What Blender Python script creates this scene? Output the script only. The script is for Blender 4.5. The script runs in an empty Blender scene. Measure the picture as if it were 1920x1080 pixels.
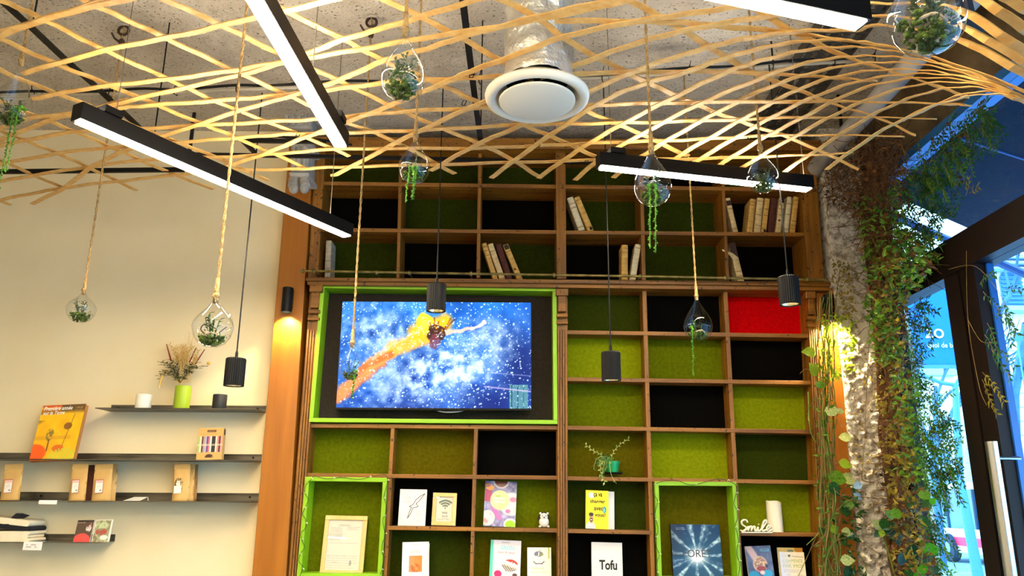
import bpy, math, random
import numpy as np
from mathutils import Vector, Matrix, Quaternion
random.seed(7); np.random.seed(7)
S = bpy.context.scene
COL = S.collection

# ------------------------------------------------------------------ camera
FPX = 1473.0; PITCH = math.radians(15.0); ROLL = 0.006
CAM = Vector((0, 0, 1.5))
R0 = Vector((1, 0, 0)); U0 = Vector((0, -math.sin(PITCH), math.cos(PITCH)))
FW = Vector((0, math.cos(PITCH), math.sin(PITCH)))
RT = R0 * math.cos(ROLL) + U0 * math.sin(ROLL)
UP = U0 * math.cos(ROLL) - R0 * math.sin(ROLL)
cd = bpy.data.cameras.new('camera'); cam = bpy.data.objects.new('camera', cd); COL.objects.link(cam)
cd.sensor_width = 36; cd.lens = FPX * 36 / 1920; cd.clip_start = 0.05; cd.clip_end = 300
m = Matrix((RT, UP, -FW)).transposed().to_4x4(); m.translation = CAM
cam.matrix_world = m
S.camera = cam

# ------------------------------------------------------------------ view, world, lights
S.view_settings.view_transform = 'Standard'; S.view_settings.look = 'None'
S.view_settings.gamma = 1.0; S.view_settings.use_curve_mapping = False
S.view_settings.exposure = 0.0
S.cycles.use_denoising = True
S.cycles.max_bounces = 10; S.cycles.transparent_max_bounces = 24
S.cycles.diffuse_bounces = 4; S.cycles.glossy_bounces = 4
S.cycles.sample_clamp_indirect = 6
LED_POWER = 205.0       # radiance of the LED bars
SPOT = 1.0
W = bpy.data.worlds.new('sky'); S.world = W; W.use_nodes = True
nt = W.node_tree; bg = nt.nodes['Background']
tc = nt.nodes.new('ShaderNodeTexCoord'); sp = nt.nodes.new('ShaderNodeSeparateXYZ')
rp = nt.nodes.new('ShaderNodeValToRGB')
nt.links.new(tc.outputs['Generated'], sp.inputs[0]); nt.links.new(sp.outputs['Z'], rp.inputs[0])
rp.color_ramp.elements[0].color = (0.60, 0.84, 1.0, 1); rp.color_ramp.elements[1].color = (0.30, 0.62, 1.0, 1)
nt.links.new(rp.outputs[0], bg.inputs[0]); bg.inputs[1].default_value = 9.0

# ------------------------------------------------------------------ pixel helpers (1920x1080 frame -> points on real planes)
def ray(px, py): return FW + RT * ((px - 960) / FPX) + UP * ((540 - py) / FPX)
def PY(px, py, Y): d = ray(px, py); return CAM + d * (Y / d.y)
def PX(px, py, X): d = ray(px, py); return CAM + d * (X / d.x)
def PZ(px, py, Z): d = ray(px, py); return CAM + d * ((Z - CAM.z) / d.z)
def PT(px, py, t): return CAM + ray(px, py) * t
def lerp(a, b, t): return a + (b - a) * t

# ------------------------------------------------------------------ materials
def lin(c):
    return tuple((x / 12.92 if x <= 0.04045 else ((x + 0.055) / 1.055) ** 2.4) for x in c)
def hx(r, g, b): return lin((r / 255, g / 255, b / 255))
_m = {}
def mat(name, c, c2=None, scale=8.0, rough=0.6, metal=0.0, bump=0.0, bscale=None, stretch=(1, 1, 1), emit=None, est=1.0,
        detail=4.0, lo=0.35, hi=0.65, spec=0.5, trans=0.0, coat=0.0):
    if name in _m: return _m[name]
    M_ = bpy.data.materials.new(name); M_.use_nodes = True; n = M_.node_tree; b = n.nodes['Principled BSDF']
    b.inputs['Base Color'].default_value = (*c, 1); b.inputs['Roughness'].default_value = rough
    b.inputs['Metallic'].default_value = metal; b.inputs['Specular IOR Level'].default_value = spec
    b.inputs['Coat Weight'].default_value = coat
    if c2 is not None or bump:
        t = n.nodes.new('ShaderNodeTexCoord'); mp = n.nodes.new('ShaderNodeMapping'); mp.inputs['Scale'].default_value = stretch
        n.links.new(t.outputs['Object'], mp.inputs[0])
        nz = n.nodes.new('ShaderNodeTexNoise'); nz.inputs['Scale'].default_value = scale; nz.inputs['Detail'].default_value = detail
        n.links.new(mp.outputs[0], nz.inputs['Vector'])
        if c2 is not None:
            r = n.nodes.new('ShaderNodeValToRGB'); r.color_ramp.elements[0].color = (*c, 1); r.color_ramp.elements[1].color = (*c2, 1)
            r.color_ramp.elements[0].position = lo; r.color_ramp.elements[1].position = hi
            n.links.new(nz.outputs['Fac'], r.inputs[0]); n.links.new(r.outputs[0], b.inputs['Base Color'])
        if bump:
            nb = nz
            if bscale:
                nb = n.nodes.new('ShaderNodeTexNoise'); nb.inputs['Scale'].default_value = bscale; nb.inputs['Detail'].default_value = 5
                n.links.new(mp.outputs[0], nb.inputs['Vector'])
            bp = n.nodes.new('ShaderNodeBump'); bp.inputs['Strength'].default_value = bump; bp.inputs['Distance'].default_value = 0.02
            n.links.new(nb.outputs['Fac'], bp.inputs['Height']); n.links.new(bp.outputs[0], b.inputs['Normal'])
    if emit: b.inputs['Emission Color'].default_value = (*emit, 1); b.inputs['Emission Strength'].default_value = est
    if trans:
        b.inputs['Base Color'].default_value = (*c, 1)
        tr = n.nodes.new('ShaderNodeBsdfTranslucent'); tr.inputs[0].default_value = (*c, 1)
        mx = n.nodes.new('ShaderNodeMixShader'); mx.inputs[0].default_value = trans
        o = n.nodes['Material Output']; n.links.new(b.outputs[0], mx.inputs[1]); n.links.new(tr.outputs[0], mx.inputs[2]); n.links.new(mx.outputs[0], o.inputs[0])
        if c2 is not None: n.links.new(r.outputs[0], tr.inputs[0])
    _m[name] = M_; return M_
def glass(name, tint=(0.97, 0.98, 0.98), refl=1.0, rough=0.0):
    if name in _m: return _m[name]
    M_ = bpy.data.materials.new(name); M_.use_nodes = True; n = M_.node_tree; n.nodes.remove(n.nodes['Principled BSDF'])
    tr = n.nodes.new('ShaderNodeBsdfTransparent'); tr.inputs[0].default_value = (*tint, 1)
    gl = n.nodes.new('ShaderNodeBsdfGlossy'); gl.inputs['Roughness'].default_value = rough
    lw = n.nodes.new('ShaderNodeLayerWeight'); lw.inputs[0].default_value = 0.5
    fr = n.nodes.new('ShaderNodeMath'); fr.operation = 'POWER'; fr.inputs[1].default_value = 4.0; n.links.new(lw.outputs['Facing'], fr.inputs[0])
    ml = n.nodes.new('ShaderNodeMath'); ml.operation = 'MULTIPLY_ADD'; ml.inputs[1].default_value = .75 * refl; ml.inputs[2].default_value = .04 * refl
    mx = n.nodes.new('ShaderNodeMixShader'); o = n.nodes['Material Output']
    n.links.new(fr.outputs[0], ml.inputs[0]); n.links.new(ml.outputs[0], mx.inputs[0]); n.links.new(tr.outputs[0], mx.inputs[1]); n.links.new(gl.outputs[0], mx.inputs[2])
    n.links.new(mx.outputs[0], o.inputs[0]); _m[name] = M_; return M_
def wood(name, c, c2, axis='X', rough=0.5, bump=0.25, worm=True, scale=6.0):
    st = {'X': (0.35, 5, 5), 'Y': (5, 0.35, 5), 'Z': (5, 5, 0.35)}[axis]
    if name in _m: return _m[name]
    M_ = mat(name, c, c2, scale=scale, rough=rough, bump=bump, stretch=st, detail=8, lo=0.3, hi=0.72)
    if worm:   # dark pores and worm holes of old wood
        n = M_.node_tree; b = n.nodes['Principled BSDF']; src = b.inputs['Base Color'].links[0].from_socket
        t = n.nodes.new('ShaderNodeTexCoord'); v = n.nodes.new('ShaderNodeTexNoise'); v.inputs['Scale'].default_value = 55; v.inputs['Detail'].default_value = 3
        n.links.new(t.outputs['Object'], v.inputs['Vector'])
        r = n.nodes.new('ShaderNodeValToRGB'); r.color_ramp.elements[0].position = 0.62; r.color_ramp.elements[1].position = 0.70
        mx = n.nodes.new('ShaderNodeMixRGB'); mx.inputs[2].default_value = (c[0] * .12, c[1] * .12, c[2] * .12, 1)
        n.links.new(v.outputs['Fac'], r.inputs[0]); n.links.new(r.outputs[0], mx.inputs[0]); n.links.new(src, mx.inputs[1]); n.links.new(mx.outputs[0], b.inputs['Base Color'])
    return M_
def printed(name, rough=0.45, emit=0.0):
    if name in _m: return _m[name]
    M_ = bpy.data.materials.new(name); M_.use_nodes = True; n = M_.node_tree; b = n.nodes['Principled BSDF']
    a = n.nodes.new('ShaderNodeVertexColor'); a.layer_name = 'Col'; n.links.new(a.outputs[0], b.inputs['Base Color'])
    b.inputs['Roughness'].default_value = rough
    if emit:
        b.inputs['Base Color'].default_value = (0, 0, 0, 1); n.links.remove(b.inputs['Base Color'].links[0])
        b.inputs['Base Color'].default_value = (0.002, 0.002, 0.002, 1); b.inputs['Specular IOR Level'].default_value = .1
        n.links.new(a.outputs[0], b.inputs['Emission Color']); b.inputs['Emission Strength'].default_value = emit
    _m[name] = M_; return M_

# ------------------------------------------------------------------ mesh builder
class MB:
    def __init__(s): s.v = []; s.f = []; s.mi = []; s.cur = 0
    def add(s, vs, fs):
        k = len(s.v); s.v += [Vector(p) for p in vs]
        for f in fs: s.f.append(tuple(i + k for i in f)); s.mi.append(s.cur)
        return s
    def hexa(s, a, b):   # a, b: two quads with the same order
        s.add(list(a) + list(b), [(0, 1, 2, 3), (7, 6, 5, 4), (0, 4, 5, 1), (1, 5, 6, 2), (2, 6, 7, 3), (3, 7, 4, 0)]); return s
    def box(s, x0, x1, y0, y1, z0, z1):
        return s.hexa([(x0, y0, z0), (x1, y0, z0), (x1, y0, z1), (x0, y0, z1)], [(x0, y1, z0), (x1, y1, z0), (x1, y1, z1), (x0, y1, z1)])
    def slabq(s, q, Y0, Y1, Yr=None):   # front face from four frame points on plane Yr (default Y0): TL TR BR BL
        Yr = Y0 if Yr is None else Yr
        p = [PY(x, y, Yr) for x, y in q]; p = [p[3], p[2], p[1], p[0]]
        return s.hexa([(v.x, Y0, v.z) for v in p], [(v.x, Y1, v.z) for v in p])
    def tube(s, pts, r, n=6, cap=True, r2=None):
        pts = [Vector(p) for p in pts]; k = len(s.v); N = len(pts); nrm = None
        for i, p in enumerate(pts):
            t = (pts[min(i + 1, N - 1)] - pts[max(i - 1, 0)]).normalized()
            if nrm is None:
                a = Vector((0, 0, 1)) if abs(t.z) < 0.9 else Vector((1, 0, 0)); nrm = t.cross(a).normalized()
            else: nrm = (nrm - t * nrm.dot(t)).normalized()
            bn = t.cross(nrm)
            rr = r if r2 is None else lerp(r, r2, i / max(1, N - 1))
            if callable(r): rr = r(i / max(1, N - 1))
            for j in range(n):
                a = 2 * math.pi * j / n; s.v.append(p + nrm * (rr * math.cos(a)) + bn * (rr * math.sin(a)))
        for i in range(N - 1):
            for j in range(n):
                a = k + i * n + j; b = k + i * n + (j + 1) % n; s.f.append((a, b, b + n, a + n)); s.mi.append(s.cur)
        if cap: s.f.append(tuple(k + j for j in range(n))[::-1]); s.mi.append(s.cur); s.f.append(tuple(k + (N - 1) * n + j for j in range(n))); s.mi.append(s.cur)
        return s
    def lathe(s, prof, n=24, c=(0, 0, 0), rot=None):
        k = len(s.v); c = Vector(c)
        for r, z in prof:
            for j in range(n):
                a = 2 * math.pi * j / n; p = Vector((r * math.cos(a), r * math.sin(a), z))
                s.v.append(c + (rot @ p if rot else p))
        for i in range(len(prof) - 1):
            for j in range(n):
                a = k + i * n + j; b = k + i * n + (j + 1) % n; s.f.append((a, b, b + n, a + n)); s.mi.append(s.cur)
        return s
    def disc(s, r, c, n=24, flip=False, rot=None):
        c = Vector(c); k = len(s.v)
        for j in range(n):
            p = Vector((r * math.cos(2 * math.pi * j / n), r * math.sin(2 * math.pi * j / n), 0)); s.v.append(c + (rot @ p if rot else p))
        s.f.append(tuple(range(k, k + n))[::-1 if flip else 1]); s.mi.append(s.cur); return s
    def ribbon(s, pts, w, th, up=Vector((0, 0, 1))):
        pts = [Vector(p) for p in pts]; k = len(s.v); N = len(pts)
        for i, p in enumerate(pts):
            t = (pts[min(i + 1, N - 1)] - pts[max(i - 1, 0)]).normalized(); sd = t.cross(up).normalized() * (w / 2); nn = sd.cross(t).normalized() * (th / 2)
            s.v += [p - sd - nn, p + sd - nn, p + sd * .85 + nn, p - sd * .85 + nn]
        for i in range(N - 1):
            for j in range(4):
                a = k + i * 4 + j; b = k + i * 4 + (j + 1) % 4; s.f.append((a, b, b + 4, a + 4)); s.mi.append(s.cur)
        s.f.append((k, k + 3, k + 2, k + 1)); s.mi.append(s.cur); e = k + (N - 1) * 4; s.f.append((e, e + 1, e + 2, e + 3)); s.mi.append(s.cur)
        return s
    def sphere(s, c, r, n=10, sc=(1, 1, 1), noise=0.0):
        k = len(s.v); c = Vector(c); h = n // 2
        for i in range(1, h):
            for j in range(n):
                a = math.pi * i / h; b = 2 * math.pi * j / n; q = 1 + random.uniform(-noise, noise)
                s.v.append(c + Vector((r * q * math.sin(a) * math.cos(b) * sc[0], r * q * math.sin(a) * math.sin(b) * sc[1], r * q * math.cos(a) * sc[2])))
        s.v.append(c + Vector((0, 0, r * sc[2]))); s.v.append(c - Vector((0, 0, r * sc[2]))); T = len(s.v) - 2
        for i in range(h - 2):
            for j in range(n):
                a = k + i * n + j; b = k + i * n + (j + 1) % n; s.f.append((a, a + n, b + n, b)); s.mi.append(s.cur)
        for j in range(n):
            s.f.append((T, k + j, k + (j + 1) % n)); s.mi.append(s.cur); e = k + (h - 2) * n; s.f.append((T + 1, e + (j + 1) % n, e + j)); s.mi.append(s.cur)
        return s
    def leaf(s, p, d, up, L, Wd, fold=0.25):
        d = Vector(d).normalized(); sd = d.cross(Vector(up))
        if sd.length < 1e-4: sd = d.cross(Vector((1, 0.3, 0)))
        sd.normalize(); nn = sd.cross(d)
        p = Vector(p); k = len(s.v)
        s.v += [p, p + d * (L * .4) + sd * (Wd / 2) + nn * (Wd * fold), p + d * L - nn * (L * .12), p + d * (L * .4) - sd * (Wd / 2) + nn * (Wd * fold), p + d * (L * .45)]
        for f in ((0, 1, 4), (1, 2, 4), (2, 3, 4), (3, 0, 4)): s.f.append(tuple(i + k for i in f)); s.mi.append(s.cur)
        return s
    def mesh(s, name, mats, origin=(0, 0, 0), smooth=False):
        o = Vector(origin); me = bpy.data.meshes.new(name)
        me.from_pydata([tuple(p - o) for p in s.v], [], s.f)
        for mm in (mats if isinstance(mats, (list, tuple)) else [mats]): me.materials.append(mm)
        if any(s.mi): me.polygons.foreach_set('material_index', s.mi)
        if smooth:
            me.polygons.foreach_set('use_smooth', [True] * len(me.polygons))
            if smooth != 'all': 
                try: me.set_sharp_from_angle(angle=math.radians(38))
                except Exception: pass
        me.update(); return me
    def build(s, name, mats, parent=None, origin=None, smooth=False, bevel=0):
        if origin is None: origin = parent['_o'] if (parent is not None and '_o' in parent) else (0, 0, 0)
        ob = bpy.data.objects.new(name, s.mesh(name, mats, origin, smooth)); COL.objects.link(ob)
        if parent is not None: ob.parent = parent; ob['_o'] = list(origin)
        else: ob.location = origin; ob['_o'] = list(origin)
        if bevel:
            md = ob.modifiers.new('bevel', 'BEVEL'); md.width = bevel; md.segments = 2; md.limit_method = 'ANGLE'
        return ob
def thing(name, label, cat, loc=(0, 0, 0), group=None, local=False):
    o = bpy.data.objects.new(name, None); COL.objects.link(o); o.location = loc; o.empty_display_size = 0.05
    o['_o'] = [0, 0, 0] if local else list(loc); o['label'] = label; o['category'] = cat
    if group: o['group'] = group
    return o
def tag(o, label, cat, group=None, kind=None):
    if label: o['label'] = label
    if cat: o['category'] = cat
    if group: o['group'] = group
    if kind: o['kind'] = kind
    return o
def struct(o, label=None):
    o['kind'] = 'structure'
    if label: o['label'] = label; 
    return o
def copy_tree(o, parent=None):
    c = o.copy(); COL.objects.link(c)
    if parent is not None: c.parent = parent
    for ch in [x for x in o.children]: copy_tree(ch, c)
    return c
def smooth_path(pts, n=6):
    pts = [Vector(p) for p in pts]; out = []
    for i in range(len(pts) - 1):
        p0 = pts[max(i - 1, 0)]; p1 = pts[i]; p2 = pts[i + 1]; p3 = pts[min(i + 2, len(pts) - 1)]
        for j in range(n):
            t = j / n; out.append(0.5 * ((2 * p1) + (p2 - p0) * t + (2 * p0 - 5 * p1 + 4 * p2 - p3) * t * t + (3 * p1 - p0 - 3 * p2 + p3) * t ** 3))
    out.append(pts[-1]); return out
def text_mesh(body, w=None, h=None, align='LEFT', extrude=0.0003, shear=0.0, bold=0.0, flat=True):
    c = bpy.data.curves.new('lettering', 'FONT'); c.body = body; c.size = 1; c.extrude = 0; c.shear = shear; c.offset = bold; c.resolution_u = 3
    o = bpy.data.objects.new('lettering', c); COL.objects.link(o)
    dg = bpy.context.evaluated_depsgraph_get(); me = bpy.data.meshes.new_from_object(o.evaluated_get(dg))
    bpy.data.objects.remove(o); bpy.data.curves.remove(c)
    n = len(me.vertices); a = np.empty(n * 3); me.vertices.foreach_get('co', a); a = a.reshape(-1, 3)
    mn = a.min(0); mx = a.max(0); d = mx - mn
    sx = (w / d[0]) if w else h / d[1]; sy = (h / d[1]) if h else sx
    x = (a[:, 0] - mn[0] - (d[0] / 2 if align == 'CENTER' else 0)) * sx; z = (a[:, 1] - mn[1]) * sy
    b = np.stack([x, np.zeros(n), z], 1).ravel(); me.vertices.foreach_set('co', b); me.materials.clear(); me.update()
    return me
def put_text(body, parent, x, y, z, mt, w=None, h=None, align='LEFT', name='lettering', **k):
    me = text_mesh(body, w, h, align, **k); me.materials.append(mt); me.name = name
    o = bpy.data.objects.new(name, me); COL.objects.link(o); o.parent = parent; o.location = (x, y, z); return o
def painted(name, w, h, nx, nz, fn, mt, parent, y=0.0, z0=0.0, x0=None):
    """a flat sheet facing -Y whose print is a colour per vertex; fn gets arrays u, v and returns an sRGB array"""
    x0 = -w / 2 if x0 is None else x0
    u, v = np.meshgrid(np.linspace(0, 1, nx + 1), np.linspace(0, 1, nz + 1)); u = u.ravel(); v = v.ravel()
    rgb = np.clip(fn(u, v), 0, 1); rgb = np.where(rgb <= 0.04045, rgb / 12.92, ((rgb + 0.055) / 1.055) ** 2.4)
    me = bpy.data.meshes.new(name); co = np.stack([x0 + u * w, np.full_like(u, y), z0 + v * h], 1)
    i, j = np.meshgrid(np.arange(nx), np.arange(nz)); a = (j * (nx + 1) + i).ravel(); fs = np.stack([a, a + 1, a + nx + 2, a + nx + 1], 1)
    me.from_pydata(co.tolist(), [], fs.tolist())
    at = me.color_attributes.new('Col', 'FLOAT_COLOR', 'POINT'); at.data.foreach_set('color', np.concatenate([rgb, np.ones((len(u), 1))], 1).astype(np.float32).ravel())
    me.materials.append(mt); me.update()
    o = bpy.data.objects.new(name, me); COL.objects.link(o); o.parent = parent; o['_o'] = [0, 0, 0]; return o
def base(u, c): return np.tile(np.array(c, float), (len(u), 1))
def blob(rgb, mask, c, a=1.0):
    m_ = np.clip(np.asarray(mask, float), 0, 1)[:, None] * a; return rgb * (1 - m_) + np.array(c, float) * m_
def circ(u, v, cx, cy, rx, ry, soft=0.12): d = np.sqrt(((u - cx) / rx) ** 2 + ((v - cy) / ry) ** 2); return np.clip((1 - d) / soft, 0, 1)
def rect(u, v, x0, x1, y0, y1): return ((u >= x0) & (u <= x1) & (v >= y0) & (v <= y1)).astype(float)
def seg(u, v, ax, ay, bx, by, r, asp=1.0, soft=0.3):
    dx, dy = (bx - ax), (by - ay) * asp; t = np.clip(((u - ax) * dx + (v - ay) * asp * dy) / (dx * dx + dy * dy), 0, 1)
    d = np.sqrt((u - ax - t * dx) ** 2 + ((v - ay) * asp - t * dy) ** 2); return np.clip((1 - d / r) / soft, 0, 1)
_ng = np.random.RandomState(3).rand(64, 64)
def vnoise(u, v, s=8.0, oc=3):
    o = 0; a = 1.0; tot = 0
    for k in range(oc):
        x = (u * s * 2 ** k) % 63; y = (v * s * 2 ** k + 7 * k) % 63; i = x.astype(int); j = y.astype(int); fx = x - i; fy = y - j; fx = fx * fx * (3 - 2 * fx); fy = fy * fy * (3 - 2 * fy)
        o = o + a * ((_ng[i, j] * (1 - fx) + _ng[(i + 1) % 64, j] * fx) * (1 - fy) + (_ng[i, (j + 1) % 64] * (1 - fx) + _ng[(i + 1) % 64, (j + 1) % 64] * fx) * fy); tot += a; a *= .5
    return o / tot

# ------------------------------------------------------------------ shared materials
WALL = mat('cream_paint', hx(238, 221, 180), hx(233, 214, 170), scale=3, rough=0.85, bump=0.03, bscale=60)
OAKX = wood('old_oak_across', hx(98, 57, 9), hx(158, 104, 24), 'X')
OAKZ = wood('old_oak_upright', hx(98, 57, 9), hx(158, 104, 24), 'Z')
VENEER = wood('orange_veneer', hx(148, 86, 14), hx(170, 104, 22), 'Z', rough=0.4, bump=0.03, worm=False, scale=5)
BAMBOO = mat('split_bamboo', hx(208, 156, 80), hx(226, 184, 108), scale=30, rough=0.5, stretch=(1, 1, 1), bump=0.08)
BLACK = mat('black_metal', (0.003, 0.003, 0.003), rough=0.5, spec=0.18)
BLACKP = mat('black_plastic', (0.004, 0.004, 0.004), rough=0.5, spec=.2)
STEEL = mat('raw_steel', hx(58, 54, 48), hx(112, 106, 92), scale=5, rough=0.38, metal=0.7, stretch=(0.6, 3, 6))
CHROME = mat('brushed_steel', hx(200, 200, 205), rough=0.22, metal=1.0)
BRASS = mat('aged_brass', hx(96, 84, 40), hx(150, 132, 72), scale=20, rough=0.4, metal=0.6)
ROPE = mat('jute_rope', hx(150, 116, 66), hx(190, 156, 100), scale=160, rough=0.95, bump=0.6, stretch=(1, 1, .6))
WHITE = mat('white_card', hx(244, 240, 232), rough=0.6)
PAPER = mat('book_pages', hx(226, 214, 186), hx(200, 186, 152), scale=120, rough=0.9, stretch=(1, 1, .02))
INK = mat('black_ink', (0.006, 0.006, 0.006), rough=0.7)
WHITEINK = mat('white_ink', hx(248, 246, 238), rough=0.6)
PRINT = printed('colour_print'); PRINTG = printed('glossy_print', rough=0.25)
GLASS = glass('clear_glass', refl=1.0)
PANE = glass('blue_tinted_pane', tint=(0.86, 0.95, 1.0), refl=0.8)
LED = mat('led_diffuser', (0.9, 0.9, 0.9), emit=(1.0, 0.84, 0.60), est=LED_POWER)
BULB = mat('lamp_glow', (0.9, 0.9, 0.9), emit=(1.0, 0.86, 0.6), est=30)
# ================================================================== the room
CZ = 3.49; FX = 1.90          # ceiling height, plane of the shop front
CEIL = mat('rough_concrete', hx(178, 166, 146), hx(202, 190, 170), scale=4, rough=0.95, bump=0.9, bscale=38)
n = CEIL.node_tree; b = n.nodes['Principled BSDF']; src = b.inputs['Base Color'].links[0].from_socket
t = n.nodes.new('ShaderNodeTexCoord'); v = n.nodes.new('ShaderNodeTexNoise'); v.inputs['Scale'].default_value = 85; v.inputs['Detail'].default_value = 3; v.inputs['Roughness'].default_value = .6
mp = n.nodes.new('ShaderNodeMapping'); mp.inputs['Scale'].default_value = (1.0, 1.25, 1)
n.links.new(t.outputs['Object'], mp.inputs[0]); n.links.new(mp.outputs[0], v.inputs['Vector']); r = n.nodes.new('ShaderNodeValToRGB'); r.color_ramp.elements[0].position = .60; r.color_ramp.elements[1].position = .68
mx = n.nodes.new('ShaderNodeMixRGB'); mx.inputs[2].default_value = (*hx(70, 62, 52), 1)
n.links.new(v.outputs['Fac'], r.inputs[0]); n.links.new(r.outputs[0], mx.inputs[0]); n.links.new(src, mx.inputs[1]); n.links.new(mx.outputs[0], b.inputs['Base Color'])
STONE = mat('brown_stone', hx(58, 44, 28), hx(134, 112, 80), scale=4, rough=0.95, bump=0.8, bscale=16)
PLASTER = mat('rough_plaster', hx(156, 142, 124), hx(226, 218, 204), scale=26, rough=0.9, bump=0.8, bscale=60, lo=.36, hi=.52)
FLOORM = mat('dark_floor', hx(86, 72, 58), hx(104, 90, 72), scale=6, rough=0.6)
struct(MB().box(-4.4, 2.2, -3.2, 4.4, -0.1, 0).build('floor', FLOORM))
struct(MB().box(-4.4, 2.2, -3.2, 4.4, CZ, CZ + .12).build('ceiling', CEIL))
struct(MB().box(-4.4, -4.2, -3.2, 4.4, 0, CZ).build('wall_left', WALL))
struct(MB().box(-4.2, 2.2, -3.3, -3.1, 0, CZ).build('wall_front', WALL))
xw = PY(541, 260, 4.05).x
struct(MB().box(-4.2, xw + .08, 4.05, 4.32, 0, CZ).build('wall_back', WALL))
struct(MB().box(xw + .08, 2.2, 4.24, 4.32, 0, CZ).build('wall_rear', PLASTER))
# orange veneered piers either side of the bookcase
struct(MB().slabq([(543, 262), (589, 262), (534, 1105), (470, 1105)], 3.97, 4.24).build('trim_1', VENEER, bevel=.003), 'orange veneered pier between the white wall and the bookcase')
struct(MB().slabq([(1530, 540), (1566, 540), (1612, 1105), (1556, 1105)], 4.0, 4.24).build('trim_2', VENEER, bevel=.003), 'orange veneered pier at the right end of the bookcase')
# rough plaster pier: a displaced sheet in front, the block behind
PLX0, PLX1, PLYF = PY(1563, 540, 3.99).x, 1.93, 3.99
b = MB(); nx, nz = 44, 300
from mathutils import noise as mn
for k in range(nz + 1):
    for i in range(nx + 1):
        x = lerp(PLX0, PLX1, i / nx); z = lerp(0.6, CZ, k / nz)
        amp = 0.010 + 0.026 * max(0, min(1, (2.3 - z) / .5))
        q = .5 * mn.noise(Vector((x * 12, 0, z * 12))) + .75 * mn.noise(Vector((x * 30, 5, z * 44))) + .6 * abs(mn.noise(Vector((x * 60, 9, z * 80))))
        b.v.append(Vector((x, PLYF - .015 - amp * q + (0.03 if i in (0, nx) else 0), z)))
for k in range(nz):
    for i in range(nx):
        a = k * (nx + 1) + i; b.f.append((a, a + 1, a + nx + 2, a + nx + 1)); b.mi.append(0)
b.box(PLX0, PLX1, PLYF + .015, 4.24, 0, CZ)
struct(b.build('pillar', PLASTER, smooth='all'), 'rough plaster pier beside the glass shop front')

# ------------------------------------------------------------------ the shop front
FRAME = mat('dark_mahogany', hx(14, 5, 5), hx(24, 9, 8), scale=5, rough=0.5, spec=.25, stretch=(4, 4, .5))
SKYEDGE = mat('skylit_frame_blue', hx(30, 100, 170), rough=0.4, metal=0)  # sky's blue light on the frame edges put into their colour
b = MB().box(FX, 2.2, -3.2, 4.24, 3.10, CZ)
struct(b.build('wall_right', STONE), 'brown stone lintel above the shop front')
b = MB()
for y0, y1 in ((3.62, 4.24),): b.box(FX - .03, FX + .03, 3.79, 4.0, -.7, 3.1)
struct(b.build('trim_3', FRAME), 'dark corner post of the shop front')
w1 = struct(MB().box(FX - .03, FX + .06, 3.26, 3.80, 2.43, 2.58).box(FX - .03, FX + .06, 3.26, 3.80, -.05, .12).box(FX - .03, FX + .03, 3.76, 3.80, .12, 2.43).box(FX - .035, FX + .075, 3.160, 3.265, -.05, 2.58).build('window_1', FRAME), 'fixed shop window with dark mahogany frame beside the door')
MB().box(FX + .01, FX + .016, 3.265, 3.76, .12, 2.43).build('pane', PANE, w1)
w2 = struct(MB().box(FX - .03, FX + .06, -3.0, 3.80, 3.06, 3.10).build('window_2', SKYEDGE), 'fanlight strip over the shop window and the door')
MB().box(FX + .01, FX + .016, -3.0, 3.78, 2.58, 3.06).build('pane', PANE, w2)
struct(MB().box(FX - .04, FX + .07, -3.0, 3.265, 2.43, 2.58).build('trim_4', FRAME), 'dark mahogany transom over the glass door')
d1 = struct(MB().box(FX - .03, FX + .03, 3.05, 3.153, -.05, 2.43).build('door_1', FRAME), 'glass shop door with dark mahogany stiles')
MB().box(FX - .03, FX + .03, 1.98, 2.10, -.05, 2.43).build('stile', FRAME, d1)
MB().box(FX - .03, FX + .03, 2.10, 3.05, -.05, .15).build('rail', FRAME, d1)
MB().box(FX + .01, FX + .016, 2.10, 3.05, .15, 2.43).build('pane', PANE, d1)
MB().box(FX + .018, FX + .045, 3.04, 3.05, .15, 2.43).build('skylit_strip', SKYEDGE, d1)  # frame return with the sky's light painted in as blue
for xx, nm in ((1.80, 'handle'), (2.05, 'handle')):
    q = PX(1858, 828, 1.80) if xx < 1.9 else PX(1912, 830, 2.05)
    zt = q.z; yy = q.y
    h = MB().tube([(xx, yy, zt), (xx, yy, zt - 1.3)], .021, 14).build(nm, CHROME, d1, smooth=True)
    MB().tube([(xx, yy, zt - .06), (FX, yy, zt - .06)], .007, 8).tube([(xx, yy, zt - 1.24), (FX, yy, zt - 1.24)], .007, 8).build('mount', CHROME, h, smooth=True)
w3 = struct(MB().box(FX - .03, FX + .06, -3.1, 1.98, -.05, .12).build('window_3', FRAME), 'shop window on the near side of the door')
for yy in (.9, -.3, -1.5, -2.7): MB().box(FX - .03, FX + .06, yy, yy + .08, .12, 2.43).build('mullion', FRAME, w3)
MB().box(FX + .01, FX + .016, -3.1, 1.98, .12, 2.43).build('pane', PANE, w3)

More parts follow.
